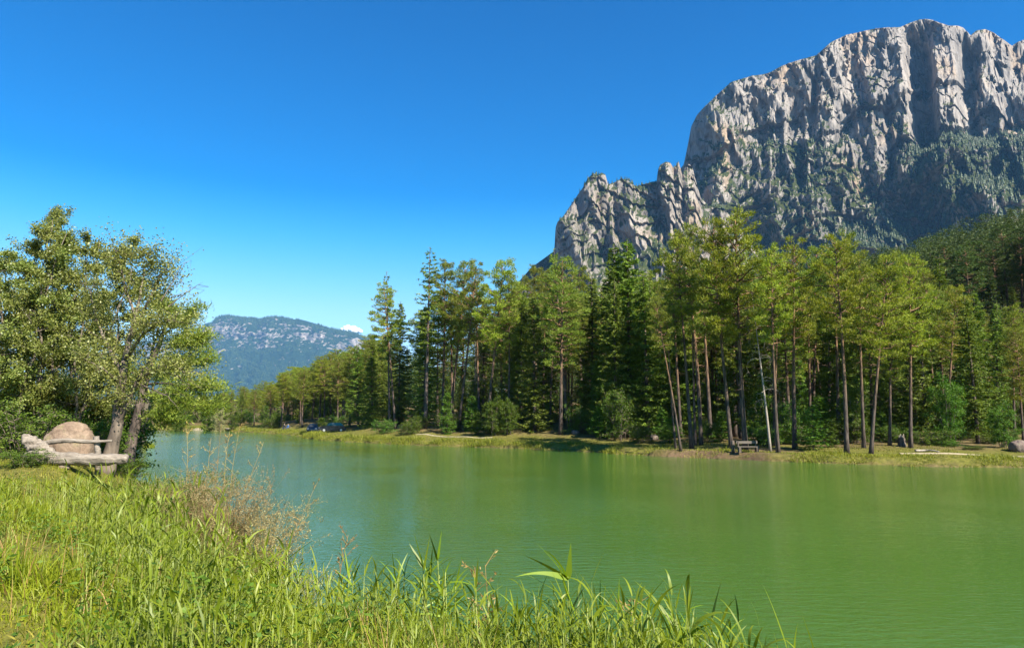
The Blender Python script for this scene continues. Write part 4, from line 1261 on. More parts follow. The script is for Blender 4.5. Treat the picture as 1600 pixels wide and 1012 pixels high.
mb = MB(); mb.add(*lumpy_tube(P, rr, 12, .18, rng, 8)); mb.build('backrest', M['drift'], bench)
Yk = Yb + .56
P = fine([pt(154, 720, Yk), pt(153, 706, Yk), pt(151.5, 694, Yk), pt(150, 681.5, Yk)], 8) - off
P[0, 2] = -.05
mb = MB(); mb.add(*lumpy_tube(P, np.full(len(P), .075), 10, .12, rng, 8)); mb.build('post', M['drift'], bench)
for u in (102, 176):
    # stones that prop the log
    q = at(u, 724, Yb)
    th, ph = np.meshgrid(np.linspace(0, 2 * math.pi, 17)[:-1], np.linspace(0, math.pi, 10))
    d3 = np.stack((np.sin(ph) * np.cos(th), np.sin(ph) * np.sin(th), np.cos(ph)), -1)
    R = 1 + .25 * fbm(d3[..., 0] * 1.5 + u, d3[..., 1] * 1.5, d3[..., 2] * 1.5, o=3)
    V = d3 * R[..., None] * np.array((.15, .13, .10)) + np.array((q[0], Yb - .02, ground(q[0], Yb) + .04))
    f = np.array([(i * 16 + j, (i + 1) * 16 + j, (i + 1) * 16 + (j + 1) % 16, i * 16 + (j + 1) % 16) for i in range(9) for j in range(16)])
    mb = MB(); mb.add(V.reshape(-1, 3), f)
    M.setdefault('stone', plain('pale stone', (.16, .12, .08), (.26, .20, .14), 6, .9, .5))
    tag(mb.build('stone', M['stone']), 'small tawny stone under the middle of the driftwood log' if u == 102 else 'small pale stone under the right end of the driftwood log', 'stone', 'stones under the log bench')

def rock(name, c, size, seed, mat, label, cat, group=None, nlat=40, box=.55, rot=0):
    th, ph = np.meshgrid(np.linspace(0, 2 * math.pi, 2 * nlat + 1)[:-1], np.linspace(0, math.pi, nlat))
    d3 = np.stack((np.sin(ph) * np.cos(th), np.sin(ph) * np.sin(th), np.cos(ph)), -1)
    pw = np.sign(d3) * np.abs(d3) ** box                       # squarish block
    d3b = pw / np.maximum(1e-6, (np.abs(pw) ** (1 / box * .9)).sum(-1, keepdims=True) ** .45)
    n0 = fbm(d3[..., 0] * 1.3 + seed, d3[..., 1] * 1.3, d3[..., 2] * 1.3, o=3)
    n1 = ridged(d3[..., 0] * 3 + seed, d3[..., 1] * 3, d3[..., 2] * 3, o=3)
    n2 = fbm(d3[..., 0] * 12, d3[..., 1] * 12 + seed, d3[..., 2] * 12, o=3)
    V = d3b * (1 + .10 * n0 + .035 * n1 + .012 * n2)[..., None] * np.array(size) / 2
    R = Matrix.Rotation(rot, 3, 'Z')
    V = V @ np.array(R).T
    k = 2 * nlat
    f = np.array([(i * k + j, (i + 1) * k + j, (i + 1) * k + (j + 1) % k, i * k + (j + 1) % k) for i in range(nlat - 1) for j in range(k)])
    mb = MB(); mb.add(V.reshape(-1, 3), f)
    o = mb.build(name, mat); o.location = c
    return tag(o, label, cat, group)

def boulder_mat(name, a, b, c_, lich):
    m, nt, n, l, p = new_mat(name)
    n1 = noise_node(n, l, 1.6, 6, .65); n2 = noise_node(n, l, 9, 6, .7); n3 = noise_node(n, l, 3.5, 4, .6)
    r = ramp(n, [(.3, a), (.5, b), (.72, c_)]); l.new(n1.outputs[0], r.inputs[0])
    r2 = ramp(n, [(.35, (.6, .6, .6)), (.6, (1, 1, 1))]); l.new(n2.outputs[0], r2.inputs[0])
    c = mixc(n, l, .8, r.outputs[0], r2.outputs[0], 'MULTIPLY')
    r3 = ramp(n, [(.58, (0, 0, 0)), (.70, (1, 1, 1))]); l.new(n3.outputs[0], r3.inputs[0])
    c = mixc(n, l, math_node(n, l, 'MULTIPLY', r3.outputs[0], .6), c, lich)
    l.new(c, p.inputs['Base Color']); p.inputs['Roughness'].default_value = .92; p.inputs['Specular IOR Level'].default_value = .15
    bump(n, l, n2.outputs[0], .8, .05, p)
    return m
M['boulder'] = boulder_mat('tawny porphyry boulder', (.15, .10, .07), (.245, .172, .122), (.31, .235, .17), (.19, .165, .075))
M['dark_rock'] = boulder_mat('dark shore rock', (.12, .085, .07), (.20, .15, .125), (.30, .24, .20), (.12, .12, .06))
Yr_ = 20.1
cb = at(110, 690, Yr_); gq = ground(cb[0], Yr_)
topz = at(108, 659, Yr_)[2]
rock('boulder', (cb[0], Yr_, (topz + gq - .25) / 2), (1.22, 1.0, topz - gq + .25), 3.3, M['boulder'], 'large tawny boulder with rounded top behind the log bench', 'boulder', rot=.2, box=.45)
def shore_rock(u, v, wpx, hpx, seed, label, cat='rock'):
    x, y = hit(u, v); s_ = y / F_PX
    return rock('rock', (x, y, ground(x, y) + hpx * s_ * .35), (wpx * s_, wpx * s_ * .8, hpx * s_ * 1.4), seed, M['dark_rock'], label, cat, None, 24)
shore_rock(1022, 687, 14, 8, 1.1, 'small dark rock alone on the sunlit grass by the leaning pair')
shore_rock(1594, 705, 30, 17, 2.4, 'large dark boulder with pale top at the right edge', 'boulder')
shore_rock(899, 678, 12, 6, 5.2, 'grey rock in the shade right of the thick double pine')

# ------------------------------------------------------------------ paths
def path_strip(name, pts, width, mat):
    P = fine([(x, y, 0) for x, y in pts], 16)
    T = unit(np.gradient(P, axis=0)); S = np.stack((-T[:, 1], T[:, 0], 0 * T[:, 0]), 1)
    rows = []
    for o_ in np.linspace(-.5, .5, 7):
        q = P + S * o_ * (width * (1 + .12 * fbm(P[:, 0] * .7, P[:, 1] * .7, o=2)))[:, None]
        q[:, 2] = terrain(q[:, 0], q[:, 1]) + .05 * (1 - (2 * o_) ** 4) - .03 * abs(2 * o_) ** 4 + .02
        rows.append(q)
    V = np.stack(rows, 0)
    mb = MB(); mb.add(V.reshape(-1, 3), grid_faces(7, len(P)))
    return struct(mb.build(name, mat))
M['gravel'] = plain('pale gravel', (.22, .175, .11), (.34, .28, .19), 5, .95, .4)
far_arr = np.array(far_sh)
def shore_off(u, d):
    """a point d metres inland of the far water's edge"""
    s = slopes(u, 700)[0]
    Y = np.arange(30, 200, .2); X = s * Y
    D = shore_d(X, Y); i = np.argmax((D > d) & (Y > 40))
    return X[i], Y[i]
path_strip('gravel_path', [shore_off(u, dd) for u, dd in ((1405, 3.6), (1440, 4.0), (1500, 4.4), (1560, 4.4), (1620, 4.4), (1690, 4.5))], .38, M['gravel'])
path_strip('shore_path', [shore_off(u, dd) for u, dd in ((650, 5.6), (690, 5.4), (730, 5.4), (770, 5.6))], .28, M['gravel'])
path_strip('lakehead_path', [(at(u, 665, Y)[0], Y) for u, Y in ((300, 163), (335, 161), (380, 152), (420, 143))], 1.2, M['gravel'])
path_strip('bank_path', [(at(u, 668, Y)[0], Y) for u, Y in ((-120, 31), (-40, 32), (15, 33), (62, 34))], 2.2, M['gravel'])

# ------------------------------------------------------------------ grass of the banks
rng = np.random.default_rng(21)
def frustum(x, y, mu=90):
    u = 800 + x / np.maximum(y, .1) * F_PX * .98
    return (u > -mu) & (u < 1600 + mu)

def near_points(n, y0, y1, pw, dlo, dhi=99, lawn=None):
    X, Y = [], []
    tot = 0
    while tot < n:
        y = y0 * (y1 / y0) ** (rng.random(n) ** pw)
        x = rng.uniform(-1.12, .62, n) * (y + 1.0)
        d = shore_d(x, y)
        dn = seg_dist(x, y, NEAR_LINE, False)
        k = (d > dlo) & (d < dhi) & (dn < 40) & frustum(x, y, 480)
        X.append(x[k]); Y.append(y[k]); tot += k.sum()
    return np.concatenate(X)[:n], np.concatenate(Y)[:n]

TIP_U = [-200, 200, 300, 380, 440, 520, 600, 700, 800, 900, 1000, 1100, 1190, 1260]
TIP_V = [735, 735, 745, 790, 840, 880, 868, 878, 905, 922, 945, 968, 992, 1080]
def tip_cap(x, y, z):
    """how tall the plants of the bank grow: lower towards the right end of the reed bed"""
    u = 800 + x / y * F_PX * .93
    e = slopes(u, np.interp(u, TIP_U, TIP_V))[1]
    return np.clip(EYE + e * y - z, .05, 3)

def is_lawn(x, y):
    """mown, drier ground round the bench and in the lower left corner"""
    s = x / y
    a = sstep(14.8, 16.5, y + .5 * vnoise(x * .8, y * .8)) * sstep(-.50, -.56, s)
    b = np.exp(-(((x + 3.9) / 1.0) ** 2 + ((y - 4.7) / .8) ** 2)) * 1.3
    return np.clip(a + b, 0, 1)

def up_dirs(n, tilt):
    a = rng.uniform(0, 2 * math.pi, n); t = np.abs(rng.normal(size=n)) * tilt
    return np.stack((np.sin(t) * np.cos(a), np.sin(t) * np.sin(a), np.cos(t)), 1)

def grass_patch(name, x, y, h, w, mat, tilt=.35, bend=(.1, .6), segs=4, sink=.04, label=None, cat='grass', capped=False):
    z = terrain(x, y) - sink
    if capped: h = np.minimum(h, tip_cap(x, y, z) * rng.uniform(.6, 1.0, len(x)))
    V, F = strips(np.stack((x, y, z), 1), up_dirs(len(x), tilt), h, w, rng.uniform(*bend, len(x)), segs, rng)
    mb = MB(); mb.add(V, F)
    return tag(struct(mb.build(name, mat), 'stuff'), label, cat)

x, y = near_points(165000, 2.6, 30, .85, .15)
lw = is_lawn(x, y)
clump = np.clip(.62 + .75 * fbm(x * .9, y * .9, o=3), .18, 1.25)
h = (rng.uniform(.22, .62, len(x)) * clump * (1 - .78 * lw) + .04) * np.where(y < 6, .8, 1)
kk = (rng.random(len(x)) > lw * .2) & (rng.random(len(x)) < .35 + .8 * clump) & (rng.random(len(x)) < .35 + .65 * sstep(2.5, 5.5, shore_d(x, y)))
grass_patch('long_grass', x[kk], y[kk], h[kk], rng.uniform(.006, .014, kk.sum()) * (1 + y[kk] / 14), M['grass'], .38, (.1, .7), 4, capped=True, label='long yellow-green grass covering the near bank', cat='grass')
x = rng.uniform(-15.2, -10.2, 2600); y = 18.45 + rng.normal(size=2600) * .42
kk = rng.random(2600) < np.where(y < 18.2, .55, 1)
grass_patch('bench_grass', x[kk], y[kk], rng.uniform(.08, .26, kk.sum()), .016, M['grass'], .45, (.1, .7), 3, label='grass tufts growing round the foot of the log bench')
x = rng.uniform(-6.2, -2.2, 15000); y = rng.uniform(3.4, 7.0, 15000)
kk = rng.random(15000) < np.clip(is_lawn(x, y) * 1.3, .12, 1)
grass_patch('trodden_grass', x[kk], y[kk], rng.uniform(.04, .15, kk.sum()), .006, M['lawn'], .7, (.1, .7), 3, label='short trodden golden grass at the lower left corner')
x, y = near_points(110000, 3.0, 34, .7, .8)
lw = is_lawn(x, y); k = rng.random(len(x)) < np.clip(lw * 1.1 + .06, 0, 1)
x, y = x[k], y[k]
grass_patch('short_grass', x, y, rng.uniform(.06, .17, len(x)), rng.uniform(.008, .014, len(x)) * (1 + y / 16), M['lawn'], .6, (.1, .7), 3, label='short dry golden grass in front of the log bench', cat='grass')
x, y = near_points(4500, 2.8, 26, .8, .2)
lw = is_lawn(x, y); k = (fbm(x * .5 + 9, y * .5, o=3) > .05) & (rng.random(len(x)) > .6 * lw); x, y = x[k], y[k]
grass_patch('dry_grass', x, y, rng.uniform(.3, .8, len(x)), rng.uniform(.004, .008, len(x)) * (1 + y / 10), M['straw'], .4, (.05, .5), 4, capped=True, label='thin straw-coloured stalks scattered through the long grass', cat='grass')

def reed_arrays(x, y, z, H, nl, L, Wd, rng, lean=.14):
    """stems with long leaves set alternately up them"""
    n = len(x)
    D = up_dirs(n, lean); P0 = np.stack((x, y, z), 1)
    Vs, Fs = strips(P0, D, H, .014 + 0 * H, rng.uniform(.0, .06, n), 4, rng)
    V2_, F2_ = strips(P0, D, H, .014 + 0 * H, rng.uniform(.0, .02, n), 4, rng)
    Vs, Fs = np.concatenate((Vs, V2_)), [np.concatenate((a_, b_ + len(Vs))) for a_, b_ in zip(Fs, F2_)]
    st = (Vs, Fs)
    a0 = rng.uniform(0, 6.28, n)
    Ps, Ds, Ls, Ws = [], [], [], []
    for k in range(nl):
        f = .22 + .78 * (k + rng.random(n) * .5) / nl
        az = a0 + k * math.pi + rng.normal(size=n) * .7
        el = rng.uniform(.75, 1.25, n) + .25 * (f > .9)
        d = np.stack((np.cos(az) * np.cos(el), np.sin(az) * np.cos(el), np.sin(el)), 1)
        Ps.append(P0 + D * (H * f)[:, None]); Ds.append(d)
        Ls.append(L * rng.uniform(.7, 1.2, n) * (1 - .25 * np.abs(f - .7))); Ws.append(Wd * rng.uniform(.7, 1.2, n))
    lv = strips(np.concatenate(Ps), np.concatenate(Ds), np.concatenate(Ls), np.concatenate(Ws), rng.uniform(.1, .65, n * nl), 5, rng, .22)
    return st, lv

# broad-leaved weeds in patches
x, y = near_points(1100, 3.0, 22, .8, .5)
k = (fbm(x * .45 + 21, y * .45, o=3) > .05) & (is_lawn(x, y) < .5); x, y = x[k], y[k]
z = terrain(x, y)
nl_ = 16; n_ = len(x)
hh = np.minimum(rng.uniform(.18, .5, n_), tip_cap(x, y, z) * .9)
C = np.repeat(np.stack((x, y, z), 1), nl_, 0) + np.stack((rng.normal(size=n_ * nl_) * .06, rng.normal(size=n_ * nl_) * .06, np.repeat(hh, nl_) * rng.uniform(.25, 1, n_ * nl_)), 1)
a = rng.uniform(0, 6.28, n_ * nl_)
mb = MB(); mb.add(*leaves(C, unit(np.stack((np.cos(a), np.sin(a), rng.uniform(-.2, .7, n_ * nl_)), 1)), rng.uniform(.03, .075, n_ * nl_), rng.uniform(.012, .03, n_ * nl_), rng))
tag(struct(mb.build('meadow_weeds', M['bush'], smooth=False), 'stuff'), 'patches of broad-leaved green weeds in the long grass', 'weeds')

# the reed bed at the water's edge and the young reeds higher on the bank
x1, y1 = near_points(3200, 3.2, 26, .9, -.35, 3.4)
x2, y2 = near_points(5000, 3.3, 17, .85, 1.6, 9)
k = (fbm(x2 * .55, y2 * .55 + 4, o=3) > -.25) & (is_lawn(x2, y2) < .25); x2, y2 = x2[k], y2[k]
cl1 = np.clip(fbm(x1 * .8, y1 * .8 + 2, o=2) * .6 + .62, .18, 1.05)
H = np.concatenate((rng.uniform(.85, 1.25, len(x1)) * (.45 + .6 * cl1) * 1.25, rng.uniform(.25, .6, len(x2))))
x, y = np.concatenate((x1, x2)), np.concatenate((y1, y2))
z = np.maximum(terrain(x, y), -.25) - .05
cap = tip_cap(x, y, z)
uu_ = 800 + x / y * F_PX * .93
H = np.minimum(H, cap * np.where((rng.random(len(H)) < .10) & (uu_ < 1100), rng.uniform(.95, 1.1, len(H)), rng.uniform(.55, 1.0, len(H))) / 1.12)
H = H * np.clip(.9 + .6 * fbm(x * 1.1 + 3, y * 1.1, o=2), .45, 1.25)
H = np.where(uu_ > 1215, 0, H)
k = H > .12; x, y, z, H = x[k], y[k], z[k], H[k]
st, lv = reed_arrays(x, y, z, H, 8, np.interp(H, [.3, 1.2], [.17, .34]), np.interp(H, [.3, .6, 1.2], [.008, .015, .022]) * (1 + y / 60), rng)
mb = MB(); mb.add(*st, 0); mb.add(*lv, 1)
tag(struct(mb.build('reeds', [M['stem'], M['reed']]), 'stuff'), 'bed of bright green reeds along the near water edge', 'reeds')

# reeds that stand out against the water, one by one
REED = 'tall reeds standing against the water'
def reed(u, v, Y, vt, label, nl=8, L=.5, Wd=.035, lean=(0, 0), seed=0, side=0.0, low=.62):
    r = np.random.default_rng(300 + seed)
    x = at(u, v, Y)[0]; z = max(ground(x, Y), -.2) - .05
    H = at(u, vt, Y)[2] - z - L * .75; L = L * 1.15; Wd = Wd * 1.1; nl += 3
    root = empty('reed', (x, Y, z))
    t = np.linspace(0, 1, 7)
    P = np.stack((lean[0] * t ** 1.5 * H, lean[1] * t * H, H * t), 1)
    mb = MB(); mb.add(*tube(P, .011 * (1 - .5 * t), 5)); mb.build('stem', M['stem'], root)
    for k in range(nl):
        f = min(1, low + (1 - low) * (k + .6) / nl)
        az = (math.pi if k % 2 else 0.0) + r.normal() * .6
        if r.random() < abs(side): az = math.pi + r.normal() * .5 if side < 0 else r.normal() * .5
        el = r.uniform(.35, 1.05) if k < nl - 2 else r.uniform(1.0, 1.4)
        q = np.array([[np.interp(f, t, P[:, j]) for j in range(3)]])
        d = np.array([[math.cos(az) * math.cos(el), math.sin(az) * math.cos(el), math.sin(el)]])
        mb = MB(); mb.add(*strips(q, d, L * r.uniform(.75, 1.15), Wd * r.uniform(.8, 1.15), r.uniform(.05, .45), 8, r, .2))
        mb.build('leaf', M['reed'], root)
    return tag(root, label, 'reed', REED)
def reed_shaped(Y, base, joint, leaves_, label, wd=.036, seed=0):
    """a reed whose every leaf is set from its joint to its own tip"""
    r = np.random.default_rng(700 + seed)
    x = at(*base, Y)[0]; z = max(ground(x, Y), -.2) - .05
    root = empty('reed', (x, Y, z)); o_ = np.array((x, Y, z))
    jt = at(*joint, Y) - o_
    P = fine([(0, 0, 0), jt * .5 + np.array((.01, 0, 0)), jt], 5)
    mb = MB(); mb.add(*tube(P, np.linspace(.011, .005, len(P)), 6)); mb.build('stem', M['stem'], root)
    for (ju, jv), (tu, tv), bend in leaves_:
        q = at(ju, jv, Y) - o_; t_ = at(tu, tv, Y + r.uniform(-.22, .1)) - o_
        v_ = t_ - q; L = np.linalg.norm(v_) * 1.04
        hor = unit(np.array((v_[0], v_[1], 0)))
        d = unit(v_ / L - (hor * .35 + np.array((0, 0, -1.0))) * bend)
        mb = MB(); mb.add(*strips(q[None], d[None], L, wd * r.uniform(.85, 1.15), bend, 10, r, .2)); mb.build('leaf', M['reed'], root)
    return tag(root, label, 'reed', REED)
J1, J2, J3, J4 = (888, 905), (889, 936), (891, 957), (897, 981)
reed_shaped(7.8, (896, 1010), (887, 900), [(J1, (836, 845), .10), (J1, (843, 846), .3), (J1, (892, 848), .02), (J1, (818, 867), .12), (J1, (808, 903), .35), (J2, (805, 889), .10), (J2, (872, 880), .1), (J3, (858, 905), .08), (J4, (831, 926), .15), (J4, (926, 935), .15), (J3, (916, 912), .1)],
    'largest reed with broad leaves swept to the left, alone above the water', .078, 1)
reed_shaped(7.9, (937, 1010), (937, 965), [((937, 970), (938, 902), .02), ((937, 975), (926, 908), .03), ((937, 985), (958, 925), .1), ((937, 985), (905, 935), .12), ((937, 975), (947, 912), .03)], 'narrow upright reed right of the largest broad-leaved reed', .032, 2)
reed_shaped(9.0, (668, 1000), (661, 884), [((661, 886), (645, 825), .03), ((661, 886), (639, 848), .06), ((662, 890), (672, 836), .03), ((663, 900), (630, 878), .2), ((663, 905), (702, 866), .14), ((665, 925), (624, 900), .2), ((665, 930), (708, 905), .2)], 'tallest reed of the central clump, tip highest left', .046, 3)
reed_shaped(8.9, (690, 1000), (684, 872), [((684, 874), (690, 829), .02), ((684, 876), (671, 834), .04), ((685, 885), (713, 868), .15), ((685, 890), (657, 862), .12), ((686, 905), (722, 896), .25), ((687, 920), (650, 905), .2), ((687, 930), (728, 925), .25)], 'tall reed at the right of the central clump', .046, 4)
reed_shaped(9.0, (676, 1000), (672, 900), [((672, 902), (676, 852), .03), ((672, 905), (655, 862), .08), ((673, 915), (700, 880), .12), ((673, 925), (640, 890), .18), ((674, 940), (712, 915), .2)], 'reed between the two tallest of the central clump', .042, 5)
reed_shaped(9.0, (706, 1000), (712, 915), [((712, 916), (722, 868), .04), ((712, 920), (736, 890), .15), ((711, 930), (690, 888), .1), ((710, 940), (742, 922), .2)], 'shorter reed bending right beside the central clump', .03, 6)
reed_shaped(9.3, (622, 990), (618, 905), [((618, 906), (612, 858), .03), ((618, 910), (636, 868), .08), ((619, 920), (590, 885), .15), ((620, 930), (648, 895), .15), ((620, 940), (586, 918), .2)], 'reed at the left edge of the central clump', .042, 7)
reed(540, 960, 9.9, 866, 'reed against pale blue water left of the central clump', 7, .40, .03, (.03, 0), 8)
reed(498, 950, 10.4, 856, 'reed with spread leaves against the blue reflection', 7, .42, .03, (-.04, 0), 9)
reed(415, 930, 10.6, 836, 'upright reed in front of the rusty shrub', 8, .42, .032, (-.02, 0), 10)
reed(430, 930, 10.5, 850, 'reed just right of the upright one before the rusty shrub', 7, .40, .03, (.04, 0), 11)
reed(1060, 1005, 8.0, 930, 'slim reed in the right part of the bed', 6, .36, .028, (0, 0), 12)
reed(1090, 1005, 7.8, 938, 'slim reed leaning left near the right end of the bed', 6, .34, .026, (-.06, 0), 13)
reed(1130, 1010, 7.4, 962, 'lone reed blade tuft near the right end of the bed', 5, .34, .026, (.05, 0), 14)
reed(1180, 1012, 7.2, 978, 'last reed at the far right end of the bed', 5, .30, .024, (.06, 0), 15)
reed(815, 990, 8.6, 915, 'reed left of the largest broad-leaved reed', 7, .38, .03, (-.05, 0), 16)
reed(218, 860, 10.2, 792, 'broad pale reed leaf rising from the grass on the left bank', 5, .45, .04, (0, 0), 17)

rr_ = np.random.default_rng(61)
for i in range(34):
    u = float(rr_.choice([rr_.uniform(440, 720), rr_.uniform(720, 1170), rr_.uniform(520, 700)]))
    Y = float(np.interp(u, [440, 560, 700, 900, 1050, 1170], [10.6, 9.8, 9.0, 8.2, 7.9, 7.2])) + rr_.uniform(-.7, .1)
    reed(u, 990, Y, float(np.interp(u, TIP_U, TIP_V)) + rr_.uniform(-22, 12), 'reed rising a little above the edge of the reed bed', 6, rr_.uniform(.28, .42), rr_.uniform(.02, .032), (rr_.normal() * .06, rr_.normal() * .05), 40 + i)
# ------------------------------------------------------------------ dry shrubs and weed stalks by the water
def twiggy(seed, H, R, stems, leafm, per, tw=9, leaf=.028):
    rng = np.random.default_rng(seed)
    wood, crown = MB(), MB(); C, D, L, Wd = [], [], [], []
    for s_ in range(stems):
        a = rng.uniform(0, 6.28); h = H * rng.uniform(.55, 1.0); o_ = np.array((math.cos(a), math.sin(a), 0)) * R * rng.random() ** .6
        t = np.linspace(0, 1, 6)
        P = o_ * .25 + o_ * (t ** 1.3)[:, None] + np.array((0, 0, 1.0)) * (h * t)[:, None] + np.cumsum(rng.normal(size=(6, 3)) * .02, 0)
        wood.add(*tube(P, .006 * (1 - .75 * t), 3, False))
        for b in range(tw):
            f = rng.uniform(.25, 1); q = np.array([np.interp(f, t, P[:, k]) for k in range(3)])
            d = unit(rng.normal(size=3) * np.array((1, 1, .5)) + np.array((0, 0, .7))); l = rng.uniform(.12, .38)
            wood.add(*tube(np.array((q, q + d * l * .5, q + d * l + np.array((0, 0, .03)))), (.003, .0025, .0015), 3, False))
            m_ = int(per * rng.uniform(.5, 1.5)); ft = rng.uniform(.1, 1.05, (m_, 1))
            C.append(q + d * l * ft + rng.normal(size=(m_, 3)) * .02); D.append(unit(d * .5 + rng.normal(size=(m_, 3)) * .7)); L.append(rng.uniform(.6, 1.3, m_) * leaf); Wd.append(rng.uniform(.35, .7, m_) * leaf)
    crown.add(*leaves(np.concatenate(C), np.concatenate(D), np.concatenate(L), np.concatenate(Wd), rng))
    return wood, crown
def dry_shrub(seed, u, v, Y, H, R, stems, mat, label, per=9, leaf=.03, name='dry_shrub', cat='shrub', group='dry shrubs at the water edge'):
    x = at(u, v, Y)[0]
    r = empty(name, (x, Y, max(ground(x, Y), -.1) - .05))
    w, c = twiggy(seed, H, R, stems, mat, per, 9, leaf)
    w.build('stems', M['rust'], r); c.build('leaves', mat, r, False)
    return tag(r, label, cat, group)
dry_shrub(1, 340, 800, 14.6, 2.2, 1.2, 190, M['rust'], 'dense brown dry shrub at the bend of the near shore', 11, .034)
dry_shrub(2, 402, 800, 14.2, 1.95, 1.15, 125, M['rust'], 'open rusty shrub leaning over the water right of the dense brown one', 8, .034)
dry_shrub(3, 292, 770, 16.8, 1.6, 1.0, 120, M['bush'], 'green and tan shrub behind the dense brown one', 10, .04)
dry_shrub(4, 250, 760, 18.5, 1.1, 1.1, 110, M['fern'], 'bright green shrub between the log bench and the dry shrubs', 11, .05)
dry_shrub(5, 480, 850, 12.4, 1.0, .5, 16, M['rust'], 'thin pale weed cluster standing in the shallow water', 5, .03)
def weed(u, v, Y, vt, label, seed, lean=0.0):
    r = np.random.default_rng(500 + seed)
    x = at(u, v, Y)[0]; z = max(ground(x, Y), -.1) - .05; H = at(u, vt, Y)[2] - z
    root = empty('weed_stalk', (x, Y, z))
    t = np.linspace(0, 1, 9)
    P = np.stack((lean * H * t ** 1.6 + .02 * np.sin(t * 9 + seed), .01 * np.cos(t * 7), H * t), 1)
    mb = MB(); mb.add(*tube(P, .010 * (1 - .7 * t), 5)); 
    C, D = [], []
    for k in range(12):
        f = r.uniform(.4, 1); q = np.array([np.interp(f, t, P[:, j]) for j in range(3)])
        d = unit(np.array((r.normal(), r.normal() * .6, 1.1))); l = r.uniform(.12, .38) * (1.2 - f * .5)
        mb.add(*tube(np.array((q, q + d * l * .6, q + d * l)), (.006, .004, .002), 3, False))
        m_ = 7; C.append(q + d * l * r.uniform(.3, 1, (m_, 1)) + r.normal(size=(m_, 3)) * .012); D.append(unit(d + r.normal(size=(m_, 3)) * .5))
    C = np.concatenate(C); mb.add(*leaves(C, np.concatenate(D), r.uniform(.035, .075, len(C)), r.uniform(.012, .022, len(C)), r))
    mb.build('stem', M['straw'], root)
    return tag(root, label, 'weed', 'dry weed stalks against the lake')
weed(296, 740, 19.0, 668, 'dry weed stalk nearest the bench, tall with pale seed tufts', 1, -.06)
weed(318, 740, 18.6, 684, 'thin dark weed stalk second from the bench', 2, .06)
weed(335, 740, 18.4, 662, 'tallest pale weed stalk, third from the bench', 3, .04)
weed(349, 740, 18.2, 674, 'slim weed stalk just right of the tallest pale stalk', 4, .03)
weed(358, 740, 18.0, 664, 'branched pale weed stalk with long side twigs', 5, .06)
weed(370, 750, 17.8, 690, 'leaning weed stalk at the water side of the stalks', 6, .22)
weed(442, 800, 14.0, 757, 'rusty weed stalk leaning far right over the water', 7, .30)
weed(760, 990, 8.6, 882, 'brown seed stalk between the central reeds and the largest reed', 8, 0)
weed(748, 990, 8.6, 890, 'short brown seed stalk left of its taller twin', 9, -.02)
weed(985, 1005, 8.1, 935, 'dry seed stalk right of the largest reed', 10, .04)
weed(524, 950, 10.4, 835, 'pale seed stalk against the blue reflection', 11, .08)

# ------------------------------------------------------------------ grass along the far shore
def shore_points(n, dlo, dhi, u0=225, u1=1660):
    X, Y = [], []; tot = 0
    while tot < n:
        u = rng.uniform(u0, u1, n); 
        yw = np.interp(u, [p[0] for p in FAR_PX], [p[1] for p in far_sh])
        s = (u - 800) / F_PX * 1.0
        y_ = yw + rng.uniform(-3, 22, n); x_ = s * y_
        d = shore_d(x_, y_); k = (d > dlo) & (d < dhi)
        X.append(x_[k]); Y.append(y_[k]); tot += k.sum()
    return np.concatenate(X)[:n], np.concatenate(Y)[:n]
x, y = shore_points(52000, -.15, 2.4)
cl = np.clip(fbm(x * .45, y * .45, o=3) * .8 + .65, .12, 1.1)
kk = rng.random(len(x)) < np.where(np.abs(x - 14.5) < 3, .30, 1)
cl = cl * np.interp(x, [-90, -20, 0, 8, 20, 40], [1.1, 1.15, 1.0, .85, .75, .75])
grass_patch('shore_grass', x[kk], y[kk], (rng.uniform(.35, .85, len(x)) * cl)[kk], rng.uniform(.03, .06, kk.sum()), M['shore'], .4, (.15, .8), 3, label='tufted grass fringe along the far water edge', cat='grass')
x, y = shore_points(40000, 1.8, 11)
bare_ = np.exp(-(((x - 15.5) / 8) ** 2 + ((y - 57) / 4.2) ** 2)) > .35
kk = ~bare_ & (fbm(x * .3, y * .3, o=3) + .5 * (shore_d(x, y) < 5) > -.25)
kk &= ~((np.abs(shore_d(x, y) - 4.3) < .55) & (x > 26)) & ~((np.abs(shore_d(x, y) - 5.45) < .45) & (x < -2) & (x > -12))
grass_patch('meadow_grass', x[kk], y[kk], rng.uniform(.10, .30, kk.sum()), rng.uniform(.03, .06, kk.sum()), M['shore'], .5, (.1, .6), 2, label='low meadow grass between the far water edge and the pines', cat='grass')
t_ = np.array((-41.0, 76.4))
x = t_[0] + rng.normal(size=900) * 1.0; y = t_[1] + rng.normal(size=900) * .7
k = shore_d(x, y) > -.1
o = tag(grass_patch('sedge_tuft', x[k], y[k], rng.uniform(.5, 1.3, k.sum()), .06, M['grass'], .4, (.1, .7), 3), 'rounded bright sedge tuft on the small point in the lake', 'tuft')
o['kind'] = 'thing'

# ------------------------------------------------------------------ small things of the far shore
def box(mb, c, s, mat=0, rz=0.0, bev=0.0):
    x, y, z = np.array(s) / 2
    V = np.array([(-x, -y, -z), (x, -y, -z), (x, y, -z), (-x, y, -z), (-x, -y, z), (x, -y, z), (x, y, z), (-x, y, z)], float)
    if rz: V = V @ np.array(Matrix.Rotation(rz, 3, 'Z')).T
    mb.add(V + np.array(c), np.array([(0, 3, 2, 1), (4, 5, 6, 7), (0, 1, 5, 4), (1, 2, 6, 5), (2, 3, 7, 6), (3, 0, 4, 7)]), mat)
M['plank'] = plain('grey weathered plank', (.085, .07, .055), (.16, .135, .11), 6, .85, .4, stretch=(.4, 5, 5))
M['dark_wood'] = plain('dark damp wood', (.06, .045, .035), (.13, .10, .08), 6, .9, .4)

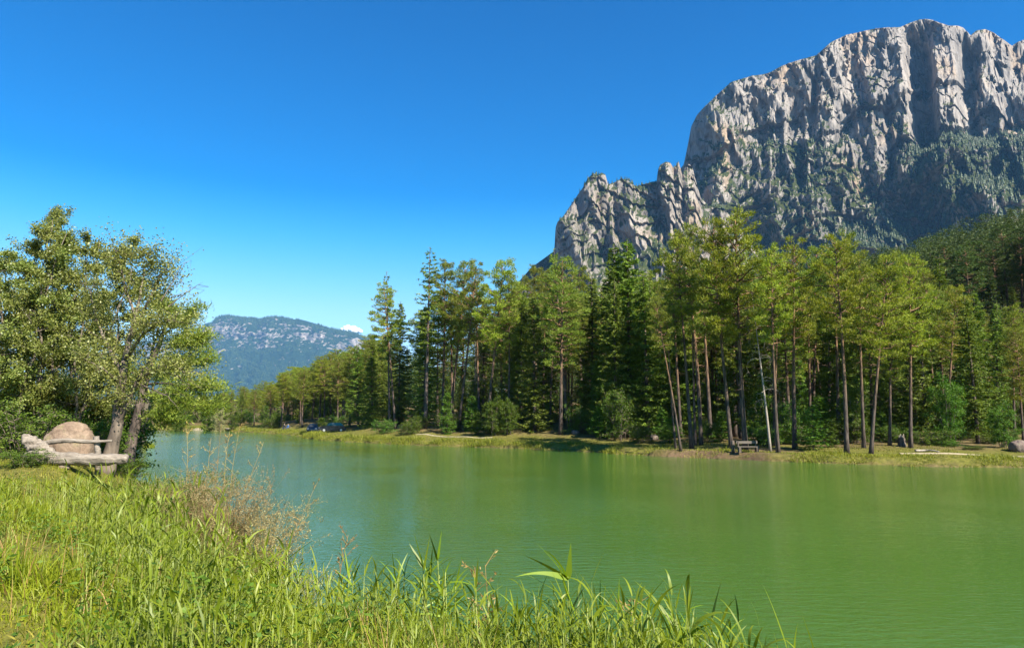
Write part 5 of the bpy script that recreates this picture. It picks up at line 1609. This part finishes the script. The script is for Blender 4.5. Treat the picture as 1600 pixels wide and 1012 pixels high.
def plank_bench(u, v, Y, length, label, rz):
    x = at(u, v, Y)[0]
    r = empty('plank_bench', (x, Y, ground(x, Y))); r.rotation_euler = (0, 0, rz)
    mb = MB(); box(mb, (0, -.09, .46), (length, .17, .06)); box(mb, (0, .10, .46), (length, .17, .06)); mb.build('seat', M['plank'], r, False)
    mb = MB(); box(mb, (0, .24, .80), (length, .05, .20)); mb.build('backrest', M['plank'], r, False)
    for sx in (-1, 1):
        mb = MB(); box(mb, (sx * (length / 2 - .16), 0, .21), (.17, .34, .45)); box(mb, (sx * (length / 2 - .16), .205, .43), (.10, .06, .90)); mb.build('leg', M['dark_wood'], r, False)
    return tag(r, label, 'bench')
bb = plank_bench(1169, 703, 56.0, 1.75, 'rustic plank bench by the tallest pine at the far shore', .05)
x = at(447, 669, 134)[0]
far_bench_y = 134.0
plank_bench(447, 669, far_bench_y, 1.9, 'small bench with two seated people by the lake head', -.5)

def log_thing(name, pts, r0, r1, mat, label, cat, knots=0):
    P = fine(pts, 8); c = P[0].copy()
    mb = MB(); mb.add(*lumpy_tube(P - c, np.linspace(r0, r1, len(P)), 8, .25, np.random.default_rng(9), 3))
    o = mb.build(name, mat); o.location = c
    return tag(o, label, cat)
def gp(u, Y, dz): 
    x = at(u, 700, Y)[0]; return (x, Y, ground(x, Y) + dz)
log_thing('fallen_branch', [gp(1430, 53.0, .12), gp(1445, 53.2, .10), gp(1456, 52.8, .13), gp(1467, 52.4, .08)], .10, .05, M['dead'], 'bleached fallen branch lying on grass behind the gravel path', 'branch')
0 and log_thing('fallen_branch', [gp(1222, 53.5, .10), gp(1234, 53.4, .10), gp(1246, 53.3, .12)], .09, .06, M['dead'], 'pale fallen pole beside the orange-stemmed pine', 'branch')
xs, ys = hit(1409, 698)
stump = tag(empty('tree_stump', (xs, ys, ground(xs, ys) - .05)), 'broken grey tree stump between two pines by the gravel path', 'stump')
rngs = np.random.default_rng(4)
z_ = np.linspace(0, .75, 8)
mb = MB(); mb.add(*lumpy_tube(np.stack((.04 * z_, 0 * z_, z_), 1), .26 + .16 * np.exp(-z_ * 5), 14, .2, rngs, 4)); mb.build('trunk', M['spruce_bark'], stump)
mb = MB()
for k in range(9):
    a = k * .7; q = np.array((.04 + .17 * math.cos(a), .17 * math.sin(a), .7))
    mb.add(*tube(np.array((q, q + np.array((0, 0, rngs.uniform(.12, .4))))), (.06, .01), 4))
mb.build('splinters', M['dead'], stump)
xs, ys = hit(1143, 705)
st_ = tag(empty('wooden_post', (xs, ys - .4, ground(xs, ys - .4) - .05)), 'short dark wooden post at the left end of the plank bench', 'post')
mb = MB(); mb.add(*lumpy_tube([(0, 0, 0), (0, 0, .5), (.01, 0, .95), (.01, 0, 1.0)], (.15, .14, .13, .10), 10, .08, rngs, 5)); mb.build('shaft', M['dark_wood'], st_)
# low white boat drawn up at the lake head
xw, yw_ = at(297, 664, 158)[0], 158
boat = tag(empty('rowing_boat', (xw, yw_, ground(xw, yw_) + .02)), 'small white upturned boat on the grass at the lake head', 'boat')
t = np.linspace(-1, 1, 13); a = np.linspace(0, math.pi, 9)
V = np.stack([np.stack((np.full(9, .75 * tt), np.cos(a) * .42 * (1 - tt ** 4 * .8), np.sin(a) * .55 * (1 - tt ** 4 * .55)), 1) for tt in t])
M['white'] = plain('white paint', (.72, .72, .70), (.82, .82, .80), 6, .5, .1)
mb = MB(); mb.add(V.reshape(-1, 3), grid_faces(13, 9)); mb.add(np.concatenate((V[0], V[-1])), np.array([(0, i, i + 1, 0) for i in range(1, 8)])[:, :3]); mb.build('hull', M['white'], boat)
mb = MB(); mb.add(*tube([(-.78, 0, .45), (-.4, 0, .58), (.4, 0, .58), (.78, 0, .45)], .03, 5)); mb.build('keel', M['plank'], boat)

def car(x, y, rz, paint, label, roof=1.5, ln=4.3):
    r = empty('parked_car', (x, y, ground(x, y))); r.rotation_euler = (0, 0, rz)
    h = ln / 2
    prof = [(-h, .45), (-h + .03, .80), (-h + .25, .98), (-h + .75, 1.02), (-h + 1.0, 1.06), (h - 1.25, 1.04), (h - .35, .90), (h - .05, .72), (h, .45), (h - .1, .25), (-h + .1, .25)]
    prof = np.array(prof)
    ws = [(-.86, .94), (-.90, 1.0), (.90, 1.0), (.86, .94)]
    V = np.stack([np.stack((prof[:, 0] * k, np.full(len(prof), w), prof[:, 1] * (1 if k == 1 else .985)), 1) for w, k in ws])
    n_ = len(prof); F = [(i * n_ + j, i * n_ + (j + 1) % n_, (i + 1) * n_ + (j + 1) % n_, (i + 1) * n_ + j) for i in range(3) for j in range(n_)]
    mb = MB(); mb.add(V.reshape(-1, 3), np.array(F)); mb.add(V[0], np.arange(n_)[None]); mb.add(V[-1], np.arange(n_)[None, ::-1])
    body = mb.build('body', paint, r, False)
    cab = np.array([(-h + .35, 1.0), (-h + .75, roof - .06), (-h + 1.0, roof), (.35, roof), (.62, roof - .05), (h - 1.2, 1.02)])
    V = np.stack([np.stack((cab[:, 0], np.interp(cab[:, 1], [1.0, roof], [.82, .62]) * sg, cab[:, 1]), 1) for sg in (-1, 1)])
    n_ = 6; mb = MB(); mb.add(V.reshape(-1, 3), np.array([(j, j + 1, n_ + j + 1, n_ + j) for j in range(5)])); mb.add(V[0], np.arange(6)[None]); mb.add(V[1], np.arange(6)[None, ::-1])
    mb.build('windows', M['glass'], r, False)
    mb = MB(); box(mb, (-.55 + 0, 0, roof + .012), (1.75, 1.22, .03)); mb.build('roof', paint, r, False)
    for sx in (-1, 1):
        for sy in (-1, 1):
            mb = MB(); P = np.array([(sx * (h - .8), sy * .92, .32), (sx * (h - .8), sy * .70, .32)]); mb.add(*tube(P, .32, 16)); wh = mb.build('wheel', M['tyre'], r, False)
            mb = MB(); P = np.array([(sx * (h - .8), sy * .935, .32), (sx * (h - .8), sy * .90, .32)]); mb.add(*tube(P, .19, 12)); mb.build('rim', M['steel'], wh, False)
        mb = MB(); box(mb, (h - .12, sx * .66, .70), (.22, .32, .14)); mb.build('headlight', M['lens'], r, False)
    return tag(r, label, 'car', 'cars parked under the far trees')
M['blue_paint'] = plain('blue car paint', (.015, .022, .035), (.018, .026, .04), 3, .25, 0, .5)  # blue taken almost to black, tree shade put into the paint
M['dark_paint'] = plain('dark car paint', (.012, .014, .02), (.015, .018, .025), 3, .25, 0, .5)
M['glass'] = plain('dark car glass', (.02, .025, .03), (.03, .035, .04), 3, .06, 0, .6)
M['tyre'] = plain('black tyre rubber', (.015, .015, .015), (.03, .03, .03), 10, .9, .1)
M['steel'] = plain('silver wheel rim', (.5, .5, .5), (.6, .6, .6), 5, .35, 0, .5, .8)
M['lens'] = plain('clear lamp lens', (.25, .25, .25), (.3, .3, .3), 5, .15, 0, .6)
car(at(490, 664, 118)[0], 118, math.radians(-80), M['blue_paint'], 'blue car seen from the front under the far pines')
car(at(519, 664, 113)[0], 113, math.radians(-160), M['dark_paint'], 'dark car seen from the side under the far pines')

def person(x, y, z, rz, shirt, label, hair=(.03, .02, .015)):
    """seated figure grown from a skeleton: hips on the seat, knees bent, feet on the ground"""
    root = empty('person', (x, y, z)); root.rotation_euler = (0, 0, rz)
    J = [((0, 0, .50), .15), ((0, .02, .72), .14), ((0, .03, .95), .16), ((0, .03, 1.08), .06), ((0, .0, 1.16), .075), ((0, -.01, 1.25), .10), ((0, 0, 1.34), .075)]
    E = [(0, 1), (1, 2), (2, 3), (3, 4), (4, 5), (5, 6)]
    def add(parent, pts):
        k = parent
        for p_ in pts:
            J.append(p_); E.append((k, len(J) - 1)); k = len(J) - 1
    for s in (-1, 1):
        add(0, [((s * .10, -.02, .50), .095), ((s * .12, -.42, .50), .07), ((s * .12, -.46, .10), .05), ((s * .12, -.60, .04), .035)])
        add(2, [((s * .20, .03, 1.0), .06), ((s * .26, -.02, .74), .045), ((s * .16, -.26, .60), .035), ((s * .14, -.34, .59), .04)])
    me = bpy.data.meshes.new('person_body'); me.from_pydata([j[0] for j in J], E, [])
    o = link('body', me, root)
    sk = o.modifiers.new('skin', 'SKIN'); sk.use_smooth_shade = True
    for v_, (p_, r_) in zip(me.skin_vertices[0].data, J): v_.radius = (r_, r_)
    me.skin_vertices[0].data[0].use_root = True
    o.modifiers.new('sub', 'SUBSURF').levels = 2
    m, nt, n, l, p = new_mat('person clothes and skin')
    tc = n.new('ShaderNodeTexCoord'); sx = n.new('ShaderNodeSeparateXYZ'); l.new(tc.outputs['Object'], sx.inputs[0])
    r = ramp(n, [(0, (.03, .035, .06)), (.40, shirt), (.79, (.55, .36, .27))]); r.color_ramp.interpolation = 'CONSTANT'
    l.new(math_node(n, l, 'DIVIDE', sx.outputs[2], 1.36), r.inputs[0]); l.new(r.outputs[0], p.inputs['Base Color'])
    me.materials.append(m)
    th, ph = np.meshgrid(np.linspace(0, 2 * math.pi, 17)[:-1], np.linspace(0, math.pi * .55, 7))
    V = np.stack((np.sin(ph) * np.cos(th) * .105, np.sin(ph) * np.sin(th) * .115 + .012, 1.27 + np.cos(ph) * .115), -1)
    mb = MB(); mb.add(V.reshape(-1, 3), np.array([(i * 16 + j, (i + 1) * 16 + j, (i + 1) * 16 + (j + 1) % 16, i * 16 + (j + 1) % 16) for i in range(6) for j in range(16)]))
    mb.build('hair', plain('dark hair', hair, hair, 5, .6, 0), root)
    return tag(root, label, 'person', 'people sitting by the lake head')
for u, shirt, lab in ((442.5, (.02, .02, .025), 'person in dark clothes seated at the left end of the small bench'), (451.5, (.04, .10, .25), 'person in a blue top seated at the right end of the small bench')):
    bo = [o for o in COL.objects if o.get('label') == 'small bench with two seated people by the lake head'][0]
    sx = -.5 if u < 447 else .5
    px_, py_ = bo.location.x + sx * math.cos(-.5), bo.location.y + sx * math.sin(-.5)
    person(px_, py_, bo.location.z, -.5, shirt, lab)
